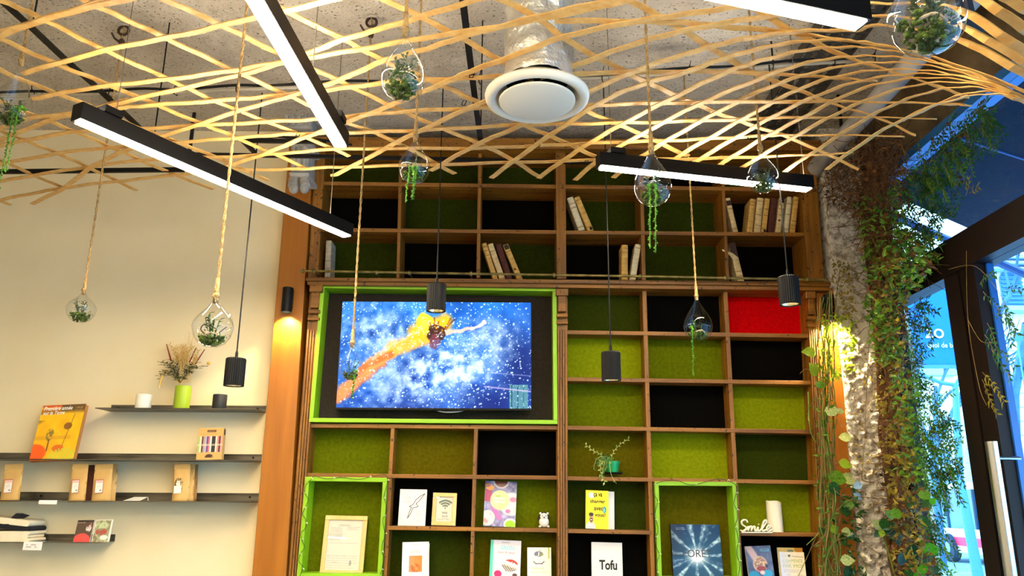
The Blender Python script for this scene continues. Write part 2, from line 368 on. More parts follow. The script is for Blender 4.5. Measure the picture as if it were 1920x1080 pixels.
# ceiling services along the shop front
pp = thing('duct_pipe', 'grey pipe running under the ceiling along the shop front', 'pipe', (1.65, 2.9, 3.27))
GREYP = mat('grey_pipe_paint', hx(150, 146, 142), hx(180, 176, 172), scale=6, rough=.6)
MB().tube([(1.66, 4.1, 3.26), (1.65, 2.0, 3.26), (1.65, -1.5, 3.26)], .045, 14).build('pipe_run', GREYP, pp, smooth=True)
for yy in (3.6, 2.4, 1.2): MB().tube([(1.65, yy, 3.26), (1.65, yy, CZ)], .008, 6).build('bracket', BLACK, pp)
ct = thing('cable_tray', 'dark perforated cable tray under the ceiling near the pipe', 'cable tray', (1.38, 2, 3.4))
DKM = mat('dark_galvanised', hx(60, 56, 50), hx(84, 80, 72), scale=9, rough=.5, metal=.6)
b = MB()
for k in range(64):
    y = 4.05 - k * .075
    for c in range(4): b.box(1.29 + c * .052, 1.32 + c * .052, y, y + .05, 3.40, 3.404)
    b.box(1.28, 1.49, y + .052, y + .07, 3.40, 3.404)
b.build('perforated_sheet', DKM, ct)
MB().box(1.272, 1.28, -.8, 4.1, 3.40, 3.45).box(1.49, 1.498, -.8, 4.1, 3.40, 3.45).build('side_rail', DKM, ct)

# ================================================================== outside
GZ = -0.75
ASPH = mat('wet_asphalt', hx(120, 150, 175), hx(150, 180, 200), scale=1.2, rough=.7)
struct(MB().box(2.2, 90, -40, 120, GZ - .2, GZ).build('street', ASPH))
struct(MB().box(2.2, 5.5, -20, 60, GZ, GZ + .12).build('pavement', mat('pale_paving', hx(190, 205, 215), hx(160, 180, 195), scale=2, rough=.8)))
AWN = mat('navy_awning_cloth', hx(13, 30, 66), rough=.8, trans=.28)
aw = thing('awning', 'navy blue awning sloping down outside above the shop front', 'awning', (2.0, 3.9, 3.08))
b = MB().hexa([(1.97, 3.86, 3.065), (3.4, 3.86, 2.37), (3.4, 3.86, 2.38), (1.97, 3.86, 3.075)], [(1.97, -2.5, 3.065), (3.4, -2.5, 2.37), (3.4, -2.5, 2.38), (1.97, -2.5, 3.075)])
b.build('cloth', AWN, aw)
MB().tube([(2.0, 3.97, 3.0), (3.4, 3.97, 2.31)], .022, 8).build('arm', mat('navy_metal', hx(30, 80, 150), rough=.5), aw)
MB().box(3.38, 3.44, -2.5, 3.99, 2.30, 2.40).build('front_bar', mat('navy_metal', hx(30, 80, 150), rough=.5), aw)
for k in range(6):
    y = 3.2 - k * .9
    MB().tube([(1.99, y, 3.06), (3.38, y - .25, 2.385)], .009, 6).build('batten', mat('navy_metal', hx(30, 80, 150), rough=.5), aw)
bn = thing('banner', 'bright blue banner with white letters hanging outside behind the window', 'banner', PY(1750, 688, 6.5))
BLUEB = mat('blue_banner_cloth', hx(30, 140, 235), rough=.7, trans=.5)
MB().slabq([(1655, 505), (1822, 505), (1826, 684), (1655, 684)], 6.5, 6.51).build('cloth', BLUEB, bn)
MB().slabq([(1655, 684), (1826, 684), (1826, 690), (1655, 690)], 6.49, 6.52).build('bottom_bar', mat('blue_bar', hx(40, 120, 190), rough=.5), bn)
for xx in (1660, 1822): q = PY(xx, 500, 6.53); MB().tube([(q.x, 6.54, GZ), (q.x, 6.54, q.z)], .02, 8).build('post', mat('blue_bar', hx(40, 120, 190)), bn)
o0 = Vector(bn['_o'])
for tx, x, y, w_, in (('zo', 1735, 634, 36), ('quoi de bien', 1740, 654, 62)):
    a = PY(x, y, 6.48); c = PY(x + w_, y, 6.48)
    put_text(tx, bn, a.x - o0.x, 6.48 - o0.y, a.z - o0.z, WHITEINK, w=(c.x - a.x))

# the building across the street
BSTONE = mat('white_limestone', hx(236, 240, 244), hx(214, 224, 234), scale=.6, rough=.9)
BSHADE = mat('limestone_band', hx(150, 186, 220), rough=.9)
LOUV = mat('blue_grey_louvre', hx(60, 128, 186), rough=.8)
WGL = mat('dark_blue_window', hx(70, 130, 175), rough=.2)
BY = 40.0
ch = thing('church', 'white stone church with arched louvred windows across the street', 'building', PY(1870, 1000, BY))
b = MB().slabq([(1800, 380), (2100, 380), (2100, 592), (1800, 588)], BY, BY + 5).slabq([(1800, 588), (2110, 592), (2140, 1040), (1828, 1040)], BY - .6, BY + 5, BY)
b.build('wall', BSTONE, ch)
b = MB()
for (y0, y1, e) in ((586, 593, .9), (488, 494, .5), (498, 503, .35), (508, 511, .2)): b.slabq([(1797 if y0 > 580 else 1810, y0), (2100, y0 + 2), (2100, y1 + 2), (1797 if y0 > 580 else 1810, y1)], BY - .6 - e, BY, BY)
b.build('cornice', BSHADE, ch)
def arch_window(x0, x1, yt, yb, par):
    p0 = PY(x0, yb, BY); p1 = PY(x1, yt, BY); w_ = p1.x - p0.x; cx = (p0.x + p1.x) / 2; zs = p1.z - w_ / 2
    yf = BY - .12
    prof = [(p0.x, p0.z), (p1.x, p0.z)] + [(cx + w_ / 2 * math.cos(a), zs + w_ / 2 * math.sin(a)) for a in [math.pi * k / 12 for k in range(13)]]
    b = MB(); k = len(prof); b.v = [Vector((x, yf, z)) for x, z in prof] + [Vector((x, BY + .1, z)) for x, z in prof]
    b.f = [tuple(range(k))] + [(i, (i + 1) % k, (i + 1) % k + k, i + k) for i in range(k)]; b.mi = [0] * len(b.f)
    wn = b.build('window', WGL, par)
    z = p0.z + .1
    while z < p1.z - .15:
        hw = w_ / 2 if z < zs else math.sqrt(max(0, (w_ / 2) ** 2 - (z - zs) ** 2))
        if hw > .1: MB().hexa([(cx - hw, yf - .14, z - .05), (cx + hw, yf - .14, z - .05), (cx + hw, yf - .1, z - .02), (cx - hw, yf - .1, z - .02)], [(cx - hw, yf - .02, z + .08), (cx + hw, yf - .02, z + .08), (cx + hw, yf, z + .11), (cx - hw, yf, z + .11)]).build('louvre', LOUV, wn)
        z += .22
arch_window(1829, 1851, 513, 580, ch); arch_window(1880, 1910, 508, 573, ch); arch_window(1945, 1975, 508, 573, ch)
for k in range(9):   # masonry joints of the lower storey
    y = 660 + k * 26
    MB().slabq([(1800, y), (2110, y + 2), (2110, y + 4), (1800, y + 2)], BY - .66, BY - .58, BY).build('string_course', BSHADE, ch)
hs = thing('town_house', 'pale town house with tall windows behind the bus', 'building', PY(1740, 1000, 37))
HY = 37.0
MB().slabq([(1560, 690), (1796, 690), (1820, 1045), (1560, 1045)], HY, HY + 6).build('wall', BSTONE, hs)
MB().slabq([(1560, 690), (1797, 690), (1798, 703), (1560, 703)], HY - .5, HY).slabq([(1560, 876), (1800, 876), (1802, 882), (1560, 882)], HY - .4, HY).build('cornice', BSHADE, hs)
for (x0, y0, x1, y1) in ((1749, 738, 1766, 762), (1755, 780, 1773, 806), (1764, 842, 1782, 872), (1722, 842, 1735, 872), (1706, 780, 1722, 806), (1700, 738, 1716, 762)):
    wn = MB().slabq([(x0, y0), (x1, y0), (x1, y1), (x0, y1)], HY - .08, HY + .1).build('window', WGL, hs)
    xm = (x0 + x1) / 2
    MB().slabq([(xm - .9, y0), (xm + .9, y0), (xm + .9, y1), (xm - .9, y1)], HY - .14, HY - .05).slabq([(x0 - 2, y1 - 5), (x1 + 3, y1 - 5), (x1 + 3, y1 - 3), (x0 - 2, y1 - 3)], HY - .4, HY - .1).build('sash', LOUV if y0 > 830 else BSTONE, wn)
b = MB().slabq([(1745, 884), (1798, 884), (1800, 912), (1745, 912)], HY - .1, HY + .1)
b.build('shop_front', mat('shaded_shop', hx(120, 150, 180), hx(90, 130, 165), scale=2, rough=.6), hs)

# the bus
BUSW = mat('bus_white', hx(226, 232, 240), rough=.35); BUSR = mat('bus_red', hx(232, 40, 84), rough=.4); BUSG = mat('bus_glass', hx(24, 92, 140), hx(40, 120, 165), scale=.7, rough=.15)
TYRE = mat('tyre', hx(30, 50, 72), rough=.8); HUB = mat('hub_grey', hx(130, 160, 190), rough=.5)
q = PX(1738, 1040, 17.0); bx = 17.0; by1 = q.y; zb = GZ + .35
def zpx(px, py): return PX(px, py, bx).z
bus = thing('city_bus', 'white city bus with red stripe parked across the street', 'bus', (bx + 1.2, by1 - 5, GZ))
zt, zw, zr1, zr0 = zpx(1790, 918), zpx(1790, 990), zpx(1790, 1006), zpx(1790, 1022)
MB().box(bx, bx + 2.5, by1 - 11, by1, zb, zw).box(bx, bx + 2.5, by1 - 11, by1, zt - .02, zt + .25).build('body', BUSW, bus, bevel=.06)
MB().box(bx + .03, bx + 2.47, by1 - 10.97, by1 - .05, zw, zt).build('window_band', BUSG, bus)
for k in range(6): MB().box(bx - .005, bx + .05, by1 - 1.9 * k - .12, by1 - 1.9 * k, zw, zt).build('window_post', BUSW if k in (0,) else TYRE, bus)
MB().box(bx - .015, bx + .01, by1 - 11, by1, zr0, zr1).build('stripe', BUSR, bus)
for yy in (PX(1783, 1030, bx).y, by1 - 8.5):
    w_ = MB().lathe([(.2, -.16), (.5, -.16), (.52, -.08), (.52, .12), (.0, .12)], 24, (bx + .02, yy, GZ + .52), Matrix.Rotation(math.pi / 2, 3, 'Y')).build('wheel', TYRE, bus, smooth=True)
    MB().lathe([(.0, 0), (.2, 0), (.3, .05)], 18, (bx - .15, yy, GZ + .52), Matrix.Rotation(math.pi / 2, 3, 'Y')).build('hub', HUB, w_)
vn = thing('parked_van', 'blue and orange van seen through the door glass', 'van', PX(1905, 1040, 9.5))
vp = PX(1905, 1040, 9.5); b = MB(); zz = lambda py: PX(1905, py, 9.5).z
MB().box(9.5, 11.3, vp.y - 4, vp.y + .8, GZ + .35, zz(975)).build('body', BUSW, vn, bevel=.08)
MB().box(9.55, 11.2, vp.y - 3.2, vp.y + .6, zz(975), zz(915)).build('cabin', BUSG, vn, bevel=.1)
MB().box(9.48, 9.52, vp.y - 3.5, vp.y + .4, zz(1000), zz(978)).build('stripe', mat('van_orange', hx(240, 120, 40), rough=.4), vn)
for dy in (-3.1, -.2):
    MB().lathe([(0, -.1), (.33, -.1), (.34, .1), (0, .1)], 20, (9.52, vp.y + dy, GZ + .34), Matrix.Rotation(math.pi / 2, 3, 'Y')).build('wheel', TYRE, vn)

# street lamp and bare trees
lp = PT(1800, 900, 24); lampx, lampy = lp.x, lp.y
zl = lambda px, py: PY(px, py, lampy)
sl = thing('street_lamp', 'tall grey street lamp with a side arm behind the window', 'street lamp', (lampx, lampy, GZ))
LAMPM = mat('blue_grey_metal', hx(64, 130, 190), rough=.6)
tp = zl(1791, 722)
MB().tube([(lampx + .15, lampy, GZ), (lp.x, lampy, lp.z), (tp.x, lampy, tp.z)], .16, 10, r2=.09).build('pole', LAMPM, sl, smooth=True)
MB().tube([tp, zl(1765, 718), zl(1728, 703)], .06, 8).tube([tp, zl(1797, 712)], .05, 8).build('arm', LAMPM, sl, smooth=True)
MB().tube([zl(1728, 703), zl(1712, 697)], .11, 8).build('lamp_head', LAMPM, sl)
BARK = mat('winter_bark', hx(46, 92, 140), hx(70, 120, 165), scale=3, rough=.9)
def tree(base_, top_, r, label, seed, spread=.55, depth=5):
    rnd = random.Random(seed); root = thing('bare_tree', label, 'tree', base_)
    tr = MB(); br = MB()
    def grow(p, d, L, rad, k):
        q = p + d * L; mid = p + d * (L * .5) + Vector((rnd.uniform(-1, 1), rnd.uniform(-1, 1), 0)) * L * .05
        (tr if k >= depth - 1 else br).tube([p, mid, q], rad, 6 if k > 2 else 4, False, rad * .7)
        if k == 0: return
        for _ in range(3 if k > 1 else 4):
            a = Vector((rnd.uniform(-1, 1), rnd.uniform(-1, 1), rnd.uniform(-.3, .6))).normalized()
            nd = (d + a * spread).normalized(); nd.z = max(nd.z, -.15); grow(p + d * (L * rnd.uniform(.55, 1)), nd.normalized(), L * rnd.uniform(.55, .8), rad * .6, k - 1)
    b0 = Vector(base_); t0 = Vector(top_); grow(b0, (t0 - b0).normalized(), (t0 - b0).length, r, depth)
    tr.build('trunk', BARK, root, smooth=True); o = br.build('branches', BARK, root, smooth=True); o['kind'] = 'stuff'
    return root
tb = PT(1910, 950, 19); tree((tb.x + .1, tb.y, GZ), PY(1884, 745, tb.y), .22, 'bare winter tree seen through the glass door', 5, .6)
tb = PT(1752, 950, 27); tree((tb.x, tb.y, GZ), PY(1748, 800, tb.y), .16, 'thin bare tree beside the street lamp behind the window', 11, .6, 4)
sg = thing('reflection_disc', 'round blue disc on an added post, standing for a reflection in the door glass', 'sign', (PT(1908, 632, 14).x, PT(1908, 632, 14).y, GZ))
c = PT(1908, 632, 14)
MB().lathe([(0, 0), (.085, 0), (.085, .02), (0, .02)], 28, c, Matrix.Rotation(math.pi / 2, 3, 'X')).build('disc', mat('reflection_blue', hx(30, 110, 190), rough=.5), sg)  # disc stands in for a round reflection in the glass; post is added
MB().tube([(c.x, c.y + .03, GZ), (c.x, c.y + .03, c.z)], .012, 6).build('post', LAMPM, sg)
# ================================================================== the bookcase
YF = 4.0; YBU = 4.2; YBL = 4.105
bc = thing('bookcase', 'old oak wall bookcase with green, black and red back panels', 'bookcase', PY(1050, 1180, 4.05))
def part(name, q, y0, y1, m_, yr=None, bevel=.0015): return MB().slabq(q, y0, y1, yr).build(name, m_, bc, bevel=bevel)
def vline(a, b, y): t = (y - a[1]) / (b[1] - a[1]); return lerp(a[0], b[0], t)
# uprights: (left x, y) top, (left x, y) bottom, width
UPV = {'l': ((592, 265), (577, 521), 19), 1: ((749, 268), (743, 521), 6), 2: ((897, 268), (893, 521), 6.5), 'c': ((1042, 268), (1044, 523), 18),
       3: ((1198, 268), (1204, 525), 7), 4: ((1349, 268), (1362, 525), 6), 'r': ((1496, 268), (1516, 527), 30)}
LOV = {'l': ((582, 533), (539, 1095), 21), 'c': ((1044, 540), (1045, 1095), 20), 3: ((1204, 542), (1221, 1095), 8), 4: ((1356, 544), (1386, 1095), 8),
       'r': ((1512, 545), (1540, 1095), 16), 5: ((733, 800), (717, 1095), 7), 6: ((889, 800), (880, 1095), 7)}
for k, (a, b_, w) in UPV.items():
    nm = 'post' if k in ('l', 'c', 'r') else 'divider'
    y0 = 3.985 if nm == 'post' else YF
    part(nm, [(a[0], a[1]), (a[0] + w, a[1]), (b_[0] + w, b_[1]), (b_[0], b_[1])], y0, YBU, OAKZ)
for k, (a, b_, w) in LOV.items():
    if k in ('l', 'c', 'r'):   # fluted pilasters: slab, ridges between the flutes, capital block
        pl = part('pilaster', [(a[0], a[1]), (a[0] + w, a[1]), (b_[0] + w, b_[1]), (b_[0], b_[1])], 3.992, YBU, OAKZ)
        for f in (0.06, .3, .54, .78):
            x0, x1 = f, f + .16; yt = 618
            xt = vline(a, b_, yt)
            MB().slabq([(xt + w * x0, yt), (xt + w * x1, yt), (b_[0] + w * x1, b_[1]), (b_[0] + w * x0, b_[1])], 3.98, 3.994).build('ridge', OAKZ, pl, bevel=.002)
        for (y0, y1, e, yy) in ((a[1] + 1, a[1] + 14, 1.5, 3.95), (a[1] + 14, a[1] + 44, -2.5, 3.965), (a[1] + 48, a[1] + 54, .5, 3.96), (a[1] + 62, a[1] + 67, 1, 3.965)):
            xt, xb = vline(a, b_, y0), vline(a, b_, y1)
            MB().slabq([(xt - e, y0), (xt + w + e, y0), (xb + w + e, y1), (xb - e, y1)], yy, 3.993).build('capital_block', OAKX, pl, bevel=.003)
    else: part('divider', [(a[0], a[1]), (a[0] + w, a[1]), (b_[0] + w, b_[1]), (b_[0], b_[1])], YF, YBL + .01, OAKZ)
# boards: left end, right end, thickness
def board(x0, y0, x1, y1, th, yb, e=.004): return part('shelf', [(x0, y0), (x1, y1), (x1, y1 + th), (x0, y0 + th)], YF - e, yb, OAKX)
for (x0, y0, x1, y1) in ((604, 340, 1044, 346), (1060, 346, 1512, 352), (600, 427, 1044, 431.5), (1060, 432, 1514, 436)): board(x0, y0, x1, y1, 7, YBU)
for (x0, y0, x1, y1) in ((1062, 619, 1516, 626), (1062, 707, 1522, 714), (583, 794, 1046, 798), (1062, 798, 1528, 806), (576, 887, 1046, 892), (1064, 893, 1532, 901),
                         (726, 986, 1046, 991), (1065, 992, 1222, 995), (1384, 997, 1538, 999), (558, 1083, 1046, 1088), (1064, 1088, 1545, 1093)): board(x0, y0, x1, y1, 7.5, YBL + .01)
part('cornice', [(584, 256), (1540, 263), (1540, 282), (584, 276)], 3.93, YBU, OAKX, 3.93)
part('ledge', [(573, 520), (1558, 528), (1558, 536), (573, 526)], 3.93, YBU, OAKX, 3.93)
part('ledge_moulding', [(576, 526), (1556, 536), (1556, 545), (576, 534)], 3.95, YBU, OAKX, 3.95)
part('backing_board', [(578, 262), (1545, 268), (1560, 1130), (545, 1130)], 4.205, 4.235, mat('dark_backing', (0.01, 0.008, 0.006)), 4.0)
# coloured felt panels at the back of the cells
def felt(nm, c): return mat(nm, tuple(x * .86 for x in c), tuple(x * 1.1 for x in c), scale=60, rough=.95, bump=.25, detail=3, spec=.05)
FB = felt('bright_green_felt', hx(118, 130, 8)); FG = felt('green_felt', hx(86, 96, 4)); FO = felt('olive_felt', hx(82, 76, 4)); FD = felt('dark_green_felt', hx(44, 52, 6))  # dark green set deeper to carry the upper shelves' shade
FK = felt('black_felt', hx(6, 5, 3)); FR = felt('red_felt', hx(200, 0, 4)); FGREY = felt('grey_felt', hx(52, 46, 42))
CX = {'u0': ('l', 1), 'u1': (1, 2), 'u2': (2, 'c'), 'u3': ('c', 3), 'u4': (3, 4), 'u5': (4, 'r')}
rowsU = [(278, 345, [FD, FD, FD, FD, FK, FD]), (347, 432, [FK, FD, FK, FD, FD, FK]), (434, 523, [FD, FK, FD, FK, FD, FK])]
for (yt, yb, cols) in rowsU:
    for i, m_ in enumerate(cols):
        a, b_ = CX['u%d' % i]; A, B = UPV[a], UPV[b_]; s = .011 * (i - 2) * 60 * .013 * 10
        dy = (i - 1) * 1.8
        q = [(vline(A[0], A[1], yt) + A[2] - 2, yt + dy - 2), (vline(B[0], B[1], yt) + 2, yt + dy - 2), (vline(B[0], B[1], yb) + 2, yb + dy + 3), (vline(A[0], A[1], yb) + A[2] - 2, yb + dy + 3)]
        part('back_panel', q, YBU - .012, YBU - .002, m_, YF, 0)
rowsR = [(546, 622, [FD, FK, FR]), (626, 711, [FB, FG, FK]), (714, 801, [FG, FK, FB]), (806, 897, [FO, FB, FD]), (901, 996, [FD, None, FB]), (1000, 1090, [FK, None, FK])]
for (yt, yb, cols) in rowsR:
    for i, m_ in enumerate(cols):
        if m_ is None: continue
        A, B = LOV[('c', 3, 4)[i]], LOV[(3, 4, 'r')[i]]; dy = (i - .5) * 2
        q = [(vline(A[0], A[1], yt) + A[2] - 2, yt + dy - 2), (vline(B[0], B[1], yt) + 2, yt + dy - 2), (vline(B[0], B[1], yb) + 2, yb + dy + 2), (vline(A[0], A[1], yb) + A[2] - 2, yb + dy + 2)]
        part('back_panel', q, YBL - .004, YBL + .006, m_, YF, 0)
rowsL = [(799, 890, [FG, FO, FK]), (894, 990, [None, FK, FG]), (994, 1087, [None, FD, FO])]
for (yt, yb, cols) in rowsL:
    for i, m_ in enumerate(cols):
        if m_ is None: continue
        A, B = LOV[('l', 5, 6)[i]], LOV[(5, 6, 'c')[i]]; dy = (i - .5) * 2
        q = [(vline(A[0], A[1], yt) + A[2] - 2, yt + dy - 2), (vline(B[0], B[1], yt) + 2, yt + dy - 2), (vline(B[0], B[1], yb) + 2, yb + dy + 2), (vline(A[0], A[1], yb) + A[2] - 2, yb + dy + 2)]
        part('back_panel', q, YBL - .004, YBL + .006, m_, YF, 0)
# lime green liners of the screen niche and of the two tall niches
LIME = mat('lime_paint', hx(140, 190, 18), rough=.45)
def liner(TL, TR, BR, BL, w, yb, panel):
    y0 = 3.975
    fr = part('niche_frame', [TL, TR, (TR[0], TR[1] + w), (TL[0], TL[1] + w)], y0, yb, LIME, YF)
    for q in ([(BL[0], BL[1] - w), (BR[0], BR[1] - w), BR, BL], [(TL[0], TL[1] + w), (TL[0] + w, TL[1] + w), (BL[0] + w, BL[1] - w), (BL[0], BL[1] - w)],
              [(TR[0] - w, TR[1] + w), (TR[0], TR[1] + w), (BR[0], BR[1] - w), (BR[0] - w, BR[1] - w)]):
        MB().slabq(q, y0, yb, YF).build('frame_side', LIME, fr, bevel=.0015)
    part('niche_panel', [TL, TR, BR, BL], yb - .006, yb + .004, panel, YF, 0)
liner((603, 535), (1043, 541), (1045, 796), (582, 792), 7.5, 4.09, FGREY)
liner((574, 894), (727, 896), (717, 1083), (559, 1082), 8, 4.095, FG)
liner((1226, 903), (1378, 904), (1388, 1090), (1232, 1090), 7.5, 4.095, FO)
# brass ladder rail in front of the ledge
RY = 3.88
rl = thing('ladder_rail', 'long aged brass ladder rail running across the bookcase', 'rail', PY(1060, 516, RY))
MB().tube([PY(572, 508, RY), PY(870, 513, RY), PY(1230, 518.5, RY), PY(1552, 525, RY)], .0065, 10).build('rail_tube', BRASS, rl, smooth=True)
for x, y in ((589, 509), (706, 511), (768, 511.5), (883, 513), (1039, 515.5), (1200, 518), (1360, 521), (1514, 523.5)):
    p = PY(x, y, RY)
    MB().sphere(p, .012, 10).tube([p, (p.x, 3.995, p.z + .001)], .005, 8).build('bracket', BRASS, rl, smooth=True)
MB().sphere(PY(567, 508, RY), .011, 10).build('end_knob', BRASS, rl, smooth=True)

# ================================================================== the screen
tv = thing('television', 'wide flat television showing a swimmer in blue spray', 'television', PY(815, 775, 4.0), local=False)
TY = 3.995; bl, br_, tr_, tl_ = PY(630, 764, TY), PY(995, 766, TY), PY(996, 569, TY), PY(643, 564, TY)
wd = ((br_ - bl).length + (tr_ - tl_).length) / 2; ht = ((tl_ - bl).length + (tr_ - br_).length) / 2
tv.location = ((bl.x + br_.x + tl_.x + tr_.x) / 4, TY, (bl.z + br_.z) / 2); tv['_o'] = [0, 0, 0]; tv.rotation_euler = (math.radians(0), -math.atan2(br_.z - bl.z, br_.x - bl.x), 0)
MB().box(-wd / 2 - .006, wd / 2 + .006, .001, .045, -.012, ht + .008).build('bezel', BLACKP, tv, bevel=.003)
MB().box(-.25, .25, .04, .085, ht * .25, ht * .75).build('wall_mount', BLACKP, tv)
def screen(u, v):
    asp = ht / wd; A = np.stack([0.04 + .06 * u, .25 + .14 * v, .62 + .14 * v], 1)
    n1 = vnoise(u, v * asp, 5, 4); A += (n1[:, None] - .5) * np.array([.25, .45, .5])
    spl = 0.9 * np.exp(-(((u - .58) / .20) ** 2 + ((v - .36) / .24) ** 2)) + .7 * np.exp(-(((u - .82) / .12) ** 2 + ((v - .62) / .22) ** 2)) + .45 * np.exp(-(((u - .25) / .25) ** 2 + ((v - .8) / .3) ** 2)) + .3 * np.exp(-(((u - .3) / .22) ** 2 + ((v - .15) / .25) ** 2)) + .25 * np.exp(-(((u - .1) / .2) ** 2 + ((v - .45) / .3) ** 2))
    n2 = vnoise(u + .3, v * asp, 26, 4); s = np.clip(spl * (n2 * 2.4 - .35), 0, 1); A = blob(A, s, (.82, .92, 1.0))
    dark = np.clip(np.exp(-(((u - .95) / .12) ** 2 + ((v - .4) / .4) ** 2)) + .6 * np.exp(-(((u - .75) / .2) ** 2 + ((v - .06) / .14) ** 2)), 0, 1); A = blob(A, dark, (.02, .10, .36), .8)
    rn = np.random.RandomState(4)
    u0, v0 = u, v; u = u + .022 * (vnoise(u0, v0 * asp, 34, 3) - .5); v = v + .04 * (vnoise(u0 + .4, v0 * asp, 34, 3) - .5)
    # swimmer: legs, waist, top, hair, arm
    for (a, b_, r_, c) in (((0.0, .10), (.20, .42), .045, (.93, .52, .30)), ((.16, .38), (.30, .56), .042, (.94, .56, .28)), ((.28, .55), (.44, .66), .05, (.98, .66, .22)), ((.12, .36), (.27, .50), .02, (.96, .42, .18)),
                           ((.40, .70), (.54, .80), .062, (1.0, .70, .12)), ((.56, .71), (.70, .745), .013, (.95, .72, .62)), ((.69, .74), (.76, .80), .011, (.95, .8, .75))):
        A = blob(A, seg(u, v, a[0], a[1], b_[0], b_[1], r_, asp, .5), c)
    A = blob(A, circ(u, v, .44, .80, .05, .10), (1, .78, .12))
    A = blob(A, circ(u, v, .50, .69, .052, .10) * (vnoise(u, v * asp, 40, 2) > .35), (.24, .12, .10)); A = blob(A, circ(u, v, .495, .62, .03, .07), (.5, .22, .28), .7)
    for k in range(7): A = blob(A, seg(u, v, .49 + .008 * k, .70, .47 + .022 * k, .80 + .05 * math.sin(k * 1.4), .006, asp, 1), (.36, .16, .08), .8)
    A = blob(A, seg(u, v, .17, .46, .42, .74, .012, asp, 1), (1, .78, .62), .6); A = blob(A, seg(u, v, .02, .06, .24, .40, .014, asp, 1), (.72, .32, .2), .5)
    u, v = u0, v0
    for k in range(1500):
        x, y = rn.rand(2); 
        if k % 3 == 0: x = np.clip(.58 + rn.randn() * .2, 0, 1); y = np.clip(.4 + rn.randn() * .25, 0, 1)
        r_ = .0022 + .0045 * rn.rand() ** 3; i = (np.abs(u - x) < r_) & (np.abs(v - y) < r_ / asp)
        if i.any(): A[i] = blob(A[i], circ(u[i], v[i], x, y, r_, r_ / asp, .6), (.88, .95, 1.0), .9)
    A = blob(A, np.clip(n2 * 2.2 - 1.1, 0, 1) * np.clip(spl * 1.4 + .12, 0, 1), (.86, .93, 1.0), .5)
    A = blob(A, rect(u, v, .89, .985, .0, .22) * ((u * 60 % 1.8 > .25) | (v > 9)), (.36, .58, .56), .75)  # reflection of a window, painted into the screen picture
    A = blob(A, seg(u, v, .76, .20, 1, .155, .006, asp, 1), (.8, .7, .85), .8); A = blob(A, seg(u, v, .78, .33, 1, .30, .004, asp, 1), (.8, .75, .85), .5)
    return A
painted('screen', wd, ht, 420, 236, screen, printed('screen_picture', emit=1.9), tv, 0, 0)
MB().tube(smooth_path([(-.02, .03, -.005), (.03, .028, -.03), (.10, .03, -.035), (.15, .03, -.008)]), .004, 6).build('cable', BLACKP, tv)
MB().tube(smooth_path([(.0, .02, -.004), (.05, .018, -.018), (.12, .018, -.016), (.17, .02, -.003)]), .0035, 6).build('cable', mat('grey_cable', hx(170, 170, 175), rough=.5), tv)
MB().tube(smooth_path([(.40, .03, -.01), (.395, .03, -.04), (.42, .03, -.055)]), .003, 6).build('cable', BLACKP, tv)
MB().tube(smooth_path([(.52, .03, -.02), (.49, .03, -.045), (.48, .03, -.06)]), .003, 6).build('cable', BLACKP, tv)
# ================================================================== things on the bookcase
def lean_base(name, label, cat, BL, BR, TL, TR, Y, a, group=None, zdrop=0.0):
    """an Empty at the foot of a thing that stands on a shelf and leans back by the angle a; returns it with its width and height"""
    p, q = PY(*BL, Y), PY(*BR, Y); c = (p + q) / 2; w = (q - p).length; ang = -math.atan2(q.z - p.z, q.x - p.x)
    r = Matrix.Rotation(ang, 3, 'Y') @ Matrix.Rotation(-a, 3, 'X')
    n = r @ Vector((0, -1, 0)); d = ray((TL[0] + TR[0]) / 2, (TL[1] + TR[1]) / 2); tp = CAM + d * (n.dot(c - CAM) / n.dot(d)); v = r.inverted() @ (tp - c)
    h = v.z; r = r @ Matrix.Rotation(max(-.06, min(.06, math.atan2(v.x, v.z))), 3, 'Y')
    o = thing(name, label, cat, (0, 0, 0), group, local=True); mm = r.to_4x4(); mm.translation = c + Vector((0, 0, -zdrop)); o.matrix_world = mm
    return o, w, h
def lines(A, u, v, x0, x1, y0, y1, n_, c, a=.6, ragged=True, seed=1):
    rn = np.random.RandomState(seed); hh = (y1 - y0) / n_
    for k in range(n_):
        xe = x1 - (rn.rand() * .3 * (x1 - x0) if ragged else 0); m_ = rect(u, v, x0, xe, y0 + k * hh + hh * .25, y0 + k * hh + hh * .7) * (np.sin(u * 260 + k * 40) > -.6); A = blob(A, m_, c, a)
    return A
def face_book(label, BL, BR, TL, TR, fn, Y=4.035, a=.12, th=.018, cover=None, group=None, nx=56, nz=80, spine=None, cat='book', name='book', gloss=False):
    o, w, h = lean_base(name, label, cat, BL, BR, TL, TR, Y, a, group); cover = cover or WHITE
    MB().box(-w / 2 + .001, w / 2 - .002, .0025, th - .0025, .002, h - .002).build('pages', PAPER, o)
    MB().box(-w / 2, w / 2, 0, .002, 0, h).box(-w / 2, w / 2, th - .002, th, 0, h).box(-w / 2 - .0005, -w / 2 + .0022, .0, th, 0, h).build('cover', spine or cover, o, bevel=.0006)
    painted('front_print', w, h, nx, nz, fn, PRINTG if gloss else PRINT, o, -.0006)
    return o, w, h
def T(o, s, w, h, x, z, wd=None, ht=None, mt=INK, align='LEFT', y=-.0016, **k): return put_text(s, o, (x - .5) * w, y, z * h, mt, w=None if wd is None else wd * w, h=None if ht is None else ht * h, align=align, **k)
def ink(name, r, g, b): return mat(name, hx(r, g, b), rough=.6)

